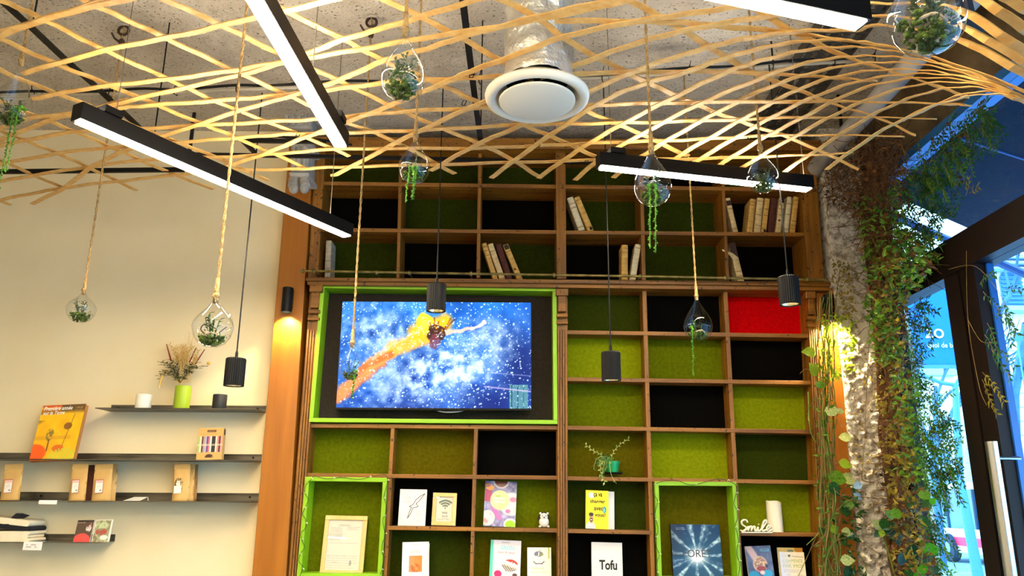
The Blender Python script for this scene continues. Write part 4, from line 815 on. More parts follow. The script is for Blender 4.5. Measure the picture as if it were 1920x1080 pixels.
for lb, bl_, br2, tl2, tr2, yb_, yt_, mt, mk, up_ in (
    ('beige old book with a brown label leaning left, apart from the upright row of seven', 1373, 1386, 1360, 1369, 434, 371, BEI, 'label', 1), ('ochre old book, first of the upright row of seven', 1400, 1412, 1407, 1418, 435, 373, OCH, None, 1),
    ('thick beige old book, second of the upright row of seven', 1413, 1427, 1420, 1433, 435, 371, BEI, None, 1), ('thin ochre old book with a stained foot, third of the upright row of seven', 1427, 1437.5, 1434, 1445, 435, 372, OCH, 'foot', 1),
    ('dark oxblood old book in the upright row of seven', 1439, 1452, 1446, 1459, 435, 372, OXB, None, 1), ('beige old book with a torn dark top in the upright row of seven', 1453, 1466, 1462, 1473, 435, 371, BEI, 'torn', 1),
    ('cream old book, sixth of the upright row of seven', 1469, 1479, 1476, 1487, 435, 369, CRE, None, 1), ('ochre old book at the right end of the upright row of seven', 1480, 1492, 1488, 1499, 436, 369, OCH, None, 1),
    ('torn old book with a peeling spine in the black cell above the red panel', 1381, 1395, 1366, 1379, 519, 457, BEI, 'peel', 0),
    ('cream old book leaning on an ochre one beside the middle post', 1083, 1100, 1063, 1074, 433, 370, CRE, None, 1), ('ochre old book with a dark foot, right of the pair beside the middle post', 1101, 1116, 1076, 1087, 433, 369, OCH, 'foot', 1),
    ('ochre old book, first of the four leaning above the television', 922, 934, 902, 912, 520, 456, OCH, None, 0), ('beige old book, second of the four leaning above the television', 935, 947, 913, 925, 520, 457, BEI, None, 0),
    ('dark oxblood old book leaning between pale books above the television', 948, 961, 928, 940, 520, 458, OXB, None, 0), ('ochre old book with a torn top, last of the four leaning above the television', 967, 980, 942, 953, 520, 458, OCH, 'torn', 0),
    ('thick upright ochre old book with its brown side showing', 1165, 1178, 1165, 1178, 523, 459, OCH, None, 0), ('cream old book slanting right beside the thick ochre book', 1180, 1193, 1191, 1203, 523, 458, CRE, None, 0),
    ('grey paper covered old book at the far left above the brass rail', 608, 619, 610, 622, 515, 451, GRY, None, 0)):
    old_book(lb, (bl_, yb_), (br2, yb_), (tl2, yt_), (tr2, yt_), mt, G1, mark=mk, base_z=(S2z((bl_ + br2) / 2) if up_ else ledge((bl_ + br2) / 2)))
# ---- strings of small lights wound round the lime liners
CORD = mat('green_black_cord', (.006, .010, .005), rough=.6)
def light_string(label, pts, grp):
    pth = smooth_path([PY(x, y, 3.968) + Vector((0, .004 * math.sin(i * 2.3), 0)) for i, (x, y) in enumerate(pts)], 4); o = thing('string_lights', label, 'string lights', pth[0], grp)
    MB().tube(pth, .0014, 5).build('cord', CORD, o)
    for i in range(3, len(pth), 9):
        p = pth[i]; MB().tube([p, p + Vector((.004, -.006, .005)), p + Vector((.010, -.008, -.001))], .0022, 5, r2=.0014).build('bulb', mat('tiny_bulb', hx(220, 220, 190), rough=.2), o)
    return o
wob = lambda x0, y0, x1, y1, n_, s, A_: [(lerp(x0, x1, k / n_) + A_ * math.sin(k * 1.9 + s), lerp(y0, y1, k / n_) + A_ * .4 * math.cos(k * 2.7 + s)) for k in range(n_ + 1)]
light_string('dark string of tiny lights wound round the left lime green niche', wob(562, 1078, 577, 898, 14, 0, 5) + [(590, 893), (612, 898), (640, 895), (672, 899), (700, 893), (722, 890)] + wob(724, 900, 716, 1078, 12, 1, 3), 'string lights on the lime niches')
light_string('dark string of tiny lights wound round the right lime green niche', wob(1234, 1084, 1228, 910, 12, 2, 4) + [(1262, 900), (1296, 909), (1325, 903), (1350, 898), (1376, 906)] + wob(1378, 915, 1386, 1084, 12, 1, 3), 'string lights on the lime niches')

# ================================================================== steel wall shelves and what stands on them
WY = 4.05
def steel_shelf(label, xl, xr, yback, yup, tags=True, dep=.16):
    z = PY((xl + xr) / 2 if xl > 0 else 250, yback, WY).z; zu = PY(250, yup, WY).z; x0 = PY(xl, yback, WY).x; x1 = PY(xr, yback, WY).x
    o = thing('steel_shelf', label, 'shelf', ((x0 + x1) / 2, WY, z), 'raw steel shelves on the white wall')
    MB().box(x0 + .0, x1, WY - dep, WY, z, z + .004).build('plate', STEEL, o); MB().box(x0, x1, WY - .005, WY, z + .004, zu).build('upstand', STEEL, o)
    for xx in (x0 + .04, x1 - .04, (x0 + x1) / 2): MB().lathe([(0, 0), (.005, 0), (.005, .003)], 10, (xx, WY - .0085, (z + zu) / 2 + .003), Matrix.Rotation(math.pi / 2, 3, 'X')).build('screw', BLACK, o)
    return z + .004
z1 = steel_shelf('raw steel wall shelf with the green vase, topmost of the four', 208, 498, 773, 759.5)
z2 = steel_shelf('raw steel wall shelf carrying the orange book', -330, 490, 865.5, 850.5)
z3 = steel_shelf('raw steel wall shelf carrying the brown paper bags', -330, 484, 940.5, 923.5)
z4 = steel_shelf('raw steel wall shelf with folded cloths, lowest of the four', -330, 215, 1015.5, 1002)
def at_z(px, Y, z): d = ray(px, 900); k = Y / d.y; p = CAM + d * k; return Vector((p.x, Y, z))
def px_on(px, py, Y, z): p = PY(px, py, Y); return Vector((p.x, Y, z))
def cyl(name, label, cat, xc, wpx, ytop, ybot, Y, z, mt, wall=.003):
    p = px_on(xc, ybot, Y, z); R_ = wpx / 2 * (Y * .985) / FPX; hh = PY(xc, ytop, Y).z - z; o = thing(name, label, cat, p)
    MB().lathe([(0, 0), (R_ * .97, 0), (R_, .003), (R_, hh - .002), (R_ - .001, hh), (R_ - wall, hh), (R_ - wall, .01), (0, .01)], 36, p).build('body', mt, o, smooth=True); return o, p, R_, hh
cyl('ceramic_pot', 'small white cylinder pot at the left end of the top steel shelf', 'pot', 267.5, 28.5, 740, 767, 3.94, z1, mat('white_pot', hx(236, 228, 212), rough=.5))
cyl('ceramic_pot', 'small black cylinder pot under the pendant lamp', 'pot', 410.5, 26, 740, 767, 3.94, z1, mat('black_pot', hx(28, 30, 32), rough=.6))
vz, vp_, vR, vH = cyl('flower_vase', 'lime green cylinder vase full of dried flowers', 'vase', 339.5, 29, 724, 767, 3.94, z1, mat('lime_vase', hx(150, 176, 22), rough=.5))
# dried flowers
top = vp_ + Vector((0, 0, vH)); DR = {'straw': mat('dry_straw', hx(206, 164, 82), hx(226, 192, 120), scale=30, rough=.9), 'olive': mat('dry_olive_leaf', hx(70, 74, 38), hx(98, 98, 52), scale=20, rough=.8), 'red': mat('dry_red_spike', hx(126, 36, 24), rough=.9), 'cream': mat('dry_cream', hx(224, 206, 160), rough=.9), 'gold': mat('dry_gold_ball', hx(214, 170, 64), rough=.9)}
F = lambda x, y, dy=0: PY(x, y, 3.94 + dy)
vz_parts = []
def stem(pts, r, mt, nm='stem', r2=None): return MB().tube(smooth_path(pts, 5), r, 5, True, r2).build(nm, mt, vz)
for k, (x, y) in enumerate(((312, 645), (368, 652), (384, 655))):   # dark red spikes
    b = MB(); p0 = F(332 + 6 * k, 716); p1 = F(x, y, -.03 + .03 * k); m_ = p0.lerp(p1, .55); b.cur = 0; b.tube([p0, m_], .0012, 5); b.cur = 1; b.tube([m_, p0.lerp(p1, .8), p1], .004, 6, True, .002); b.build('red_spike', [DR['straw'], DR['red']], vz)
for k in range(18):   # wheat ears with fine beards
    x = random.uniform(318, 372); y = random.uniform(646, 680); p0 = F(330 + k * 1.6, 718); p1 = F(x, y, random.uniform(-.06, .05)); m_ = p0.lerp(p1, .6); b = MB(); b.tube([p0, m_, p1], .0010, 4)
    for q in range(14):
        p = m_.lerp(p1, q / 13); a = q * 2.4; b.leaf(p, (p1 - m_).normalized() + Vector((math.cos(a), math.sin(a), 0)) * .6, (0, 0, 1), .022, .010)
    if k < 5:
        for q in range(5): b.tube([p1, p1 + Vector((random.uniform(-.02, .02), random.uniform(-.02, .02), random.uniform(.05, .10)))], .0004, 3, False)
    b.build('wheat_ear', DR['straw'], vz)
for k in range(22):   # olive leafed sprays
    side = -1 if k % 2 else 1; x = 340 + side * random.uniform(12, 46); y = random.uniform(662, 712); p0 = F(338, 718); p1 = F(x, y, random.uniform(-.05, .05)); pth = smooth_path([p0, p0.lerp(p1, .5) + Vector((0, 0, .03)), p1], 6); b = MB(); b.tube(pth, .0010, 4)
    for q in range(14):
        i = min(len(pth) - 1, 2 + q * (len(pth) - 3) // 13); a = random.uniform(0, 6.28); b.leaf(pth[i], Vector((math.cos(a) + side * .6, math.sin(a), .3)), (0, 0, 1), random.uniform(.02, .036), .009)
    b.build('leaf_spray', DR['olive'], vz)
for k in range(14):    # cream filigree flowers
    x = random.uniform(308, 376); y = random.uniform(640, 690); p0 = F(338, 718); p1 = F(x, y, random.uniform(-.04, .06)); b = MB(); b.tube([p0, p0.lerp(p1, .6), p1], .0007, 4)
    for q in range(16): d = Vector((random.gauss(0, 1), random.gauss(0, 1), random.gauss(0, 1))).normalized() * random.uniform(.008, .022); b.tube([p1, p1 + d], .0004, 3, False); b.sphere(p1 + d, .0022, 5)
    b.build('filigree_flower', DR['cream'] if k % 2 else DR['straw'], vz)
b = MB(); p0 = F(338, 718); b.tube([p0, F(360, 690), F(391, 681)], .0008, 4); b.sphere(F(391, 681), .0085, 12, (1, 1, 1), .05); b.build('billy_button', DR['gold'], vz, smooth=True)
b = MB(); b.tube(smooth_path([F(336, 718), F(326, 704), F(314, 697)], 5), .0011, 5); b.tube(smooth_path([F(316, 697), F(308, 700, -.02), F(302, 712, -.02), F(298, 728, -.02)], 6), lambda f: .0035 + .004 * math.sin(math.pi * min(1, f * .9 + .1)), 8); b.build('foxtail', DR['straw'], vz, smooth=True)
for k in range(6): stem([F(336, 722), F(330 + 5 * k, 700), F(324 + 8 * k, 670 + 3 * k)], .0012, DR['straw'])

# orange book
def orange(u, v):
    A = base(u, (.97, .73, .06)); A += (vnoise(u, v, 5)[:, None] - .5) * np.array([.12, .16, .1]); A = blob(A, np.clip((v - .83 + .18 * (u < .3) * 0) * 14, 0, 1) * (u > .45), (.42, .30, .13)); A = blob(A, np.clip((v - .93) * 20, 0, 1) * (u < .45), (.86, .34, .10)); A = blob(A, rect(u, v, 0, .45, .83, .93), (.72, .45, .10))
    A = blob(A, np.clip((v - .62 - .55 * u) * 12, 0, 1) * (v < .72) * (u < .4), (.55, .38, .12)); A = blob(A, rect(u, v, 0, .8, .36, .43), (.86, .62, .10), .8); A = blob(A, circ(u, v, .70, .60, .10, .07), (.58, .36, .10)); A = blob(A, seg(u, v, .80, .82, .66, .22, .008, 1.3), (.42, .26, .08)); A = blob(A, circ(u, v, .33, .45, .09, .12) * (vnoise(u, v, 20) > .35), (.56, .46, .18)); A = blob(A, seg(u, v, .33, .36, .34, .16, .014, 1.3), (.35, .22, .10))
    A = blob(A, circ(u, v, .58, .20, .14, .07), (.88, .42, .08)); A = blob(A, circ(u, v, .05, .12, .30, .18), (.95, .36, .06)); A = blob(A, circ(u, v, .72, .04, .36, .17) * (np.sin((u * 1.2 + v) * 70) > -.3), (.80, .78, .22)); A = lines(A, u, v, .78, .96, .80, .96, 4, (.78, .66, .5), .6); return A
o, w, h = lean_base('book', 'orange and yellow picture book standing on the steel shelf', 'book', (55, 861), (137, 861.5), (83, 758.5), (160, 757.5), 3.90, .26, zdrop=.002)
MB().box(-w / 2, w / 2, 0, .002, 0, h).box(-w / 2, w / 2, .026, .028, 0, h).box(-w / 2, -w / 2 + .002, 0, .028, 0, h).build('cover', mat('orange_cover', hx(196, 110, 40), rough=.5), o); MB().box(-w / 2 + .002, w / 2 - .001, .002, .026, .002, h - .002).build('pages', mat('orange_tinted_pages', hx(190, 130, 66), rough=.8), o)
painted('front_print', w, h, 70, 90, orange, PRINT, o, -.0006); T(o, 'Première année', w, h, .05, .90, wd=.66, ht=.075, mt=WHITEINK, shear=.2, bold=.02); T(o, 'sur la Terre', w, h, .05, .82, wd=.50, ht=.065, mt=WHITEINK, shear=.2, bold=.02)
# pencil box
KR = mat('kraft_card', hx(204, 162, 92), hx(214, 174, 106), scale=14, rough=.8)
def pens(u, v):
    A = base(u, (.80, .64, .36)); A = blob(A, rect(u, v, .36, .70, .86, .94), (.28, .14, .10)); A = blob(A, rect(u, v, .39, .67, .875, .925), (.75, .58, .34), .5); A = lines(A, u, v, .1, .85, .79, .815, 1, (.6, .42, .22)); cs = [(.62, .72, .42), (.93, .86, .72), (.40, .14, .14), (.66, .60, .50), (.68, .66, .80), (.40, .22, .42), (.90, .44, .50), (.94, .88, .78), (.10, .10, .13), (.16, .14, .16), (.94, .82, .7), (.94, .50, .50), (.30, .10, .12), (.95, .60, .58)]
    for k, c in enumerate(cs): A = blob(A, rect(u, v, .02 + k * .068, .02 + (k + 1) * .068, .24, .73), c)
    A = blob(A, rect(u, v, 0, 1, .43, .49), (.86, .80, .66), .7); m_ = circ(u, v, .5, .09, .17, .09) * (v > .06) * (vnoise(u, v, 16) > .3); return blob(A, m_, (.30, .17, .10))
o, w, h = lean_base('pencil_box', 'kraft cardboard box of coloured pencils on the steel shelf', 'box', (367.5, 861.5), (415, 861.5), (373, 802), (420, 802), 3.905, .03, zdrop=.001)
MB().box(-w / 2, w / 2, .0, .032, 0, h).build('carton', KR, o, bevel=.001); painted('front_print', w, h, 60, 70, pens, PRINT, o, -.0006); MB().box(w / 2 - .0005, w / 2 + .0006, .006, .026, h * .78, h * .96).build('side_print', mat('brown_print', hx(66, 40, 26), rough=.7), o)
# brown paper bags
def paper_bag(label, BL, BR, TL, TR, Y, lab='red', dep=.045, mt=None):
    o, w, h = lean_base('paper_bag', label, 'bag', BL, BR, TL, TR, Y, .06, 'brown paper bags on the steel shelf'); mt = mt or KR; b = MB(); nx_, nz_ = 10, 16
    for s in (0, 1):
        for k in range(nz_ + 1):
            f = k / nz_; d = dep * (1 - f) ** .8 * (.55 + .45 * math.sin(math.pi * min(1, .25 + f))) if f < .86 else .003 * (1 - f) * 6
            for i in range(nx_ + 1):
                u_ = i / nx_; x = (u_ - .5) * w * (1 - .06 * f); e = math.sin(math.pi * u_) ** .5; cr = .0016 * mn.noise(Vector((u_ * 5, f * 7, len(label)))) * (1 if f > .05 else 0) + (.002 * math.exp(-((f - .78) / .02) ** 2) if not s else 0)
                b.v.append(Vector((x, (dep / 2 - d / 2 * e - cr) if s == 0 else (dep / 2 + d / 2 * e), f * h)))
    W_ = nx_ + 1; off = W_ * (nz_ + 1)
    for k in range(nz_):
        for i in range(nx_): a = k * W_ + i; b.f.append((a, a + 1, a + W_ + 1, a + W_)); b.f.append((off + a + 1, off + a, off + a + W_, off + a + W_ + 1)); b.mi += [0, 0]
        for i in (0, nx_): a = k * W_ + i; b.f.append((a, a + W_, off + a + W_, off + a) if i == 0 else (a + W_, a, off + a, off + a + W_)); b.mi.append(0)
    b.f.append(tuple(range(off, off + W_)) + tuple(range(W_))[::-1]); b.mi.append(0)
    b.build('pouch', mt, o, smooth='all'); MB().box(-w * .47, w * .47, dep / 2 - .0022, dep / 2 + .0022, h * .86, h).build('folded_top', mt, o)
    if lab == 'red':
        def f_(u, v): A = base(u, (.95, .92, .86)); e = (u < .07) | (u > .93) | (v < .05) | (v > .95); A = blob(A, e, (.74, .40, .36)); A = blob(A, rect(u, v, .1, .9, .75, .93), (.90, .74, .68)); A = lines(A, u, v, .2, .8, .35, .68, 5, (.7, .66, .62), .5); return blob(A, circ(u, v, .7, .2, .12, .05), (.2, .2, .2))
        ob = painted('label', w * .42, h * .36, 26, 40, f_, PRINT, o, -.0005, h * .22, -w * .24)
    elif lab == 'mono':
        def f_(u, v): A = base(u, (.80, .64, .36)); m_ = circ(u, v, .5, .55, .5, .48); A = blob(A, m_ * (vnoise(u, v, 10) > .42), (.14, .10, .07)); A = blob(A, rect(u, v, .0, .8, 0, .48), (.95, .92, .86)); A = blob(A, circ(u, v, .45, .62, .25, .22), (.93, .89, .82)); return lines(A, u, v, .3, .62, .55, .75, 3, (.5, .48, .45))
        painted('label', w * .52, h * .40, 30, 40, f_, PRINT, o, -.0005, h * .22, -w * .30)
    return o
BRN = mat('dark_brown_bag', hx(84, 40, 22), hx(104, 54, 30), scale=14, rough=.7)
paper_bag('kraft paper bag with a red bordered label at the far left of the steel shelf', (-6, 940), (31, 940), (-2, 869), (41, 869), 3.91)
paper_bag('kraft paper bag with a red bordered label, the left of the touching pair', (123, 940.5), (155, 940.5), (128, 869), (166, 869), 3.91)
paper_bag('kraft paper bag with a red bordered label, the right of the touching pair', (166, 940.5), (202, 940.5), (170, 869), (211, 869), 3.91)
paper_bag('dark brown bag hidden between the touching pair of kraft bags', (148, 940), (176, 940), (151, 871), (180, 871), 3.965, None, .04, BRN)
paper_bag('plain kraft bag standing behind the right bag of the touching pair', (178, 940), (212, 940), (181, 870), (221, 870), 3.965, None, .04)
paper_bag('kraft paper bag with a black and white label near the orange pier', (318, 940.5), (350, 940.5), (321, 869), (357, 869), 3.91, 'mono')
paper_bag('kraft bag directly behind the bag with the black and white label', (329, 940), (360, 940), (332, 870), (367, 870), 3.955, None, .03)
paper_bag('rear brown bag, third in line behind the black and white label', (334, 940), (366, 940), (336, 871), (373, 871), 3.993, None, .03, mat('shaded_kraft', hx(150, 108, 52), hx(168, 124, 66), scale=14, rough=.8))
# price tags, cloths, leaflets
def price_tag(label, x0, x1, y0, y1, Y, z, flap, lying=False):
    p, q = px_on(x0, y0, Y, z), px_on(x1, y0, Y, z); o = thing('price_tag', label, 'price tag', (p + q) / 2, 'white folded price tags on the steel shelves'); hh = abs(PY(x0, y0, Y).z - PY(x0, y1, Y).z)
    if lying: MB().hexa([(p.x - .01, Y - .03, z + .001), (q.x - .012, Y - .03, z + .001), (q.x, Y + .02, z + hh), (p.x + .018, Y + .02, z + hh)], [(p.x - .01, Y - .028, z), (q.x - .012, Y - .028, z), (q.x, Y + .022, z + hh), (p.x + .018, Y + .022, z + hh)]).build('sloping_face', WHITE, o); MB().hexa([(q.x, Y + .02, z + hh), (q.x + .004, Y + .02, z + hh), (q.x + .004, Y + .03, z), (q.x, Y + .03, z)], [(q.x - .001, Y + .021, z + hh), (q.x + .003, Y + .021, z + hh), (q.x + .003, Y + .031, z), (q.x - .001, Y + .031, z)]).build('back_flap', WHITE, o)
    else:
        MB().box(p.x, q.x, Y - .003, Y + .03, z + .0005, z + .0012).build('top_flap', WHITE, o); MB().hexa([(p.x, Y - .003, z + .001), (q.x, Y - .003, z + .001), (q.x, Y - .006, z - hh), (p.x, Y - .006, z - hh)], [(p.x, Y - .002, z + .001), (q.x, Y - .002, z + .001), (q.x, Y - .005, z - hh), (p.x, Y - .005, z - hh)]).build('front_flap', WHITE, o)
        if flap: painted('print', (q.x - p.x) * .8, hh * .8, 40, 12, lambda u, v: lines(base(u, (.95, .92, .88)), u, v, .1, .9, .2, .9, 2, (.5, .48, .46)), PRINT, o).location = (0, -.0068, -hh * .9)
price_tag('white folded price tag under the bag shelf beside the left bag', 74, 108, 939, 946, 3.885, z3, False); price_tag('white folded price tag hanging from the lowest steel shelf', 46, 81, 1014, 1029, 3.885, z4, True); price_tag('white price tag lying on the bag shelf between the bags', 240, 272, 940, 932.5, 3.93, z3, False, True)
CLO = mat('cream_cloth', hx(236, 216, 176), hx(244, 228, 194), scale=20, rough=.95, bump=.1); CLK = mat('black_cloth', hx(20, 20, 24), rough=.95)
zc_ = z4
for k, (mt, lb, e, hh) in enumerate(((CLO, 'cream folded cloth at the bottom of the folded stack', 0, .016), (CLO, 'cream folded cloth, second from the bottom of the folded stack', -4, .016), (CLO, 'cream folded cloth, third from the bottom of the folded stack', -1, .016), (CLK, 'black folded cloth under the top of the folded stack', -2, .020), (CLO, 'cream folded cloth with a black strap draped over the folded stack', -5, .028))):
    x0, x1 = px_on(-60, 1010, 3.9, 0).x, px_on(57 + e, 1010, 3.9, 0).x; o = thing('folded_cloth', lb, 'cloth', ((x0 + x1) / 2, 3.96, zc_), 'folded cloths on the lowest steel shelf'); b = MB(); n_ = 14; prof = []
    for i in range(n_ + 1):   # rounded fold at the right edge, slightly sagging
        a = -math.pi / 2 + math.pi * i / n_; prof.append((x1 - hh / 2 + hh / 2 * math.cos(a), zc_ + hh / 2 + hh / 2 * math.sin(a)))
    tilt = .012 * k / 4
    ring = [(x0, zc_ - 0), *prof, (x0, zc_ + hh)]
    m_ = len(ring)
    for y in (3.895, 4.03): b.v += [Vector((x, y, z + tilt * max(0, (x1 - x) / .12) * (1 if k > 2 else 0))) for x, z in ring]
    b.f = [(i, (i + 1) % m_, (i + 1) % m_ + m_, i + m_) for i in range(m_)] + [tuple(range(m_))[::-1], tuple(range(m_, 2 * m_))]; b.mi = [0] * len(b.f); b.build('fabric', mt, o, smooth=True)
    if k == 4:
        xs = px_on(12, 985, 3.9, 0).x; MB().hexa([(xs - .02, 3.889, zc_ + .004), (xs + .012, 3.889, zc_ + .004), (xs + .05, 3.93, zc_ + .062), (xs + .018, 3.93, zc_ + .062)], [(xs - .02, 3.896, zc_ + .001), (xs + .012, 3.896, zc_ + .001), (xs + .05, 4.0, zc_ + .05), (xs + .018, 4.0, zc_ + .05)]).build('strap', CLK, o, bevel=.004)
    zc_ += hh
def pink(u, v): A = base(u, (.34, .26, .20)); A = blob(A, circ(u, v, .45, .0, .6, .42), (.90, .30, .28)); A = blob(A, circ(u, v, .76, .62, .17, .16) * (vnoise(u, v, 12) > .3), (.90, .84, .80)); A = blob(A, seg(u, v, .8, .6, .86, .85, .03, 1.3), (.85, .5, .5)); A = blob(A, rect(u, v, 0, 1, .93, 1), (.16, .10, .08)); return lines(A, u, v, .05, .6, .86, .92, 1, (.8, .7, .6))
def herb(u, v): A = base(u, (.62, .60, .46)); n_ = vnoise(u, v, 9); A += (n_[:, None] - .5) * .5; A = blob(A, circ(u, v, .45, .45, .35, .16) * (n_ > .45), (.66, .30, .24)); A = blob(A, circ(u, v, .65, .2, .24, .11), (.90, .88, .82)); A = blob(A, circ(u, v, .4, .75, .4, .14) * (n_ > .4), (.72, .76, .56)); e = (u < .03) | (u > .9) | (v > .97); return blob(A, e, (.90, .86, .78))
for (lb, BL, BR, TL, TR, fn) in (('leaflet with a red pattern standing left of the pair on the lowest shelf', (137, 1016), (168, 1016), (147, 975), (177, 975), pink), ('leaflet with green leaves standing right of the pair on the lowest shelf', (171, 1016), (204, 1016), (181, 974), (212, 974), herb)):
    o, w, h = lean_base('leaflet', lb, 'leaflet', BL, BR, TL, TR, 3.92, .22, 'leaflets on the lowest steel shelf', zdrop=.001); MB().box(-w / 2, w / 2, 0, .004, 0, h).build('paper_block', WHITE, o); painted('front_print', w, h, 36, 48, fn, PRINTG, o, -.0006)

# ---- stone corbel at the bookcase top left
cs = thing('stone_corbel', 'grey carved stone corbel above the orange pier', 'corbel', PY(565, 360, 3.9)); GST = mat('grey_limestone', hx(150, 146, 138), hx(176, 172, 164), scale=14, rough=.9, bump=.25)
sb = lambda q, y0, y1, nm, bv=.006: MB().slabq(q, y0, y1).build(nm, GST, cs, bevel=bv)
sb([(532, 188), (586, 188), (584, 240), (540, 240)], 3.86, 4.06, 'upper_block', .012)
for k in range(4): x = 536 + k * 12; MB().tube([PY(x, 190, 3.855), PY(x + 1.5, 236, 3.855)], .012, 8).build('flute', GST, cs, smooth=True)
sb([(545, 265), (578, 265), (577, 322), (544, 322)], 3.82, 3.98, 'console_body', .01)
sb([(540, 258), (583, 258), (582, 270), (541, 270)], 3.78, 4.0, 'abacus', .006); sb([(541, 322), (580, 322), (579, 331), (542, 331)], 3.80, 3.98, 'fillet', .006)
for k in range(3): x = 551 + k * 10; MB().tube([PY(x, 273, 3.815), PY(x - .5, 300, 3.80), PY(x - 1, 318, 3.812)], .011, 8).build('acanthus_rib', GST, cs, smooth=True)
for x in (551, 571):
    MB().tube([PY(x, 336, 3.83), PY(x + (1 if x > 560 else -1) * 2, 349, 3.81)], .026, 12).sphere(PY(x, 354, 3.82), .026, 12).build('scroll', GST, cs, smooth=True)
# ================================================================== lamps
UPGLOW = mat('added_uplight_glow', (0.9, 0.9, 0.9), emit=(1.0, 0.88, 0.70), est=LED_POWER * .45)  # glow of the strips added on the bars to brighten the ceiling
WIRE = mat('thin_wire', hx(120, 110, 96), rough=.5, metal=.5)
def led_bar(A, B, label, w=.05, h=.055, wires=(.1, .9)):
    A = Vector(A); B = Vector(B); d = (B - A).normalized(); sd = d.cross(Vector((0, 0, 1))).normalized(); mid = (A + B) / 2   # A, B: ends of the lower edge, centre line
    t = thing('led_bar_lamp', label, 'lamp', mid, 'black LED bar lamps under the ceiling')
    u = Vector((0, 0, h)); s = sd * (w / 2)
    MB().hexa([A - s, A + s, A + s + u, A - s + u], [B - s, B + s, B + s + u, B - s + u]).build('housing', BLACK, t, bevel=.002)
    s2 = sd * (w * .40); a = A + d * .012; b_ = B - d * .012; dn = Vector((0, 0, -.004))
    MB().hexa([a - s2 + dn, a + s2 + dn, a + s2, a - s2], [b_ - s2 + dn, b_ + s2 + dn, b_ + s2, b_ - s2]).build('diffuser', LED, t)
    up_ = Vector((0, 0, h)); s3 = sd * (w * .3)
    MB().hexa([a - s3 + up_, a + s3 + up_, a + s3 + up_ * 1.04, a - s3 + up_ * 1.04], [b_ - s3 + up_, b_ + s3 + up_, b_ + s3 + up_ * 1.04, b_ - s3 + up_ * 1.04]).build('added_uplight', UPGLOW, t)  # upward glowing strip added on the housing to light the ceiling
    for f in wires:
        p = A.lerp(B, f) + u; MB().tube([p, (p.x, p.y, CZ)], .0016, 5, False).build('wire', WIRE, t)
    p = A.lerp(B, .08) + u
    MB().hexa([p + sd * x + d * y for x, y in ((-.03, -.03), (.03, -.03), (.03, .03), (-.03, .03))], [p + sd * x + d * y + Vector((0, 0, .022)) for x, y in ((-.03, -.03), (.03, -.03), (.03, .03), (-.03, .03))]).build('driver_box', BLACK, t)
    return t
Z1 = CAM.z + 1.10
led_bar(PZ(141, 224, Z1), PZ(654, 444, Z1), 'black LED bar lamp hanging in front of the white wall')
a = PZ(640, 277, CAM.z + 1.17); b_ = PZ(478, 0, CAM.z + 1.17); led_bar(a, a + (b_ - a).normalized() * 1.22, 'black LED bar lamp pointing towards the room beside the foil duct', wires=(.3, .95))
Z3 = CAM.z + 1.225
led_bar(PZ(1121, 313, Z3), PZ(1521, 356, Z3), 'black LED bar lamp just in front of the bookcase top', wires=(.06, .97))
Z4 = CAM.z + 1.05; a = PZ(1622, 48, Z4); b_ = PZ(1385, -2, Z4)
led_bar(a, a + (b_ - a).normalized() * 1.22, 'black LED bar lamp nearest the bunched bamboo')
for (p, q, lb) in (((-3.3, .3, 2.7), (-2.5, 1.2, 2.7), 'added fill LED bar at the unseen left end of the room'), ((-1.9, -1.3, 2.7), (-.8, -.8, 2.7), 'added fill LED bar behind the viewer on the left'),
                   ((.2, -1.8, 2.7), (1.1, -1.2, 2.7), 'added fill LED bar behind the viewer on the right'), ((-3.2, -2.2, 2.7), (-2.1, -2.4, 2.7), 'added fill LED bar in the unseen rear left corner'),
                   ((-.5, .3, 2.75), (.6, .5, 2.75), 'added fill LED bar over the viewer')):
    led_bar(p, q, lb)  # unseen bars added to fill the room with warm light

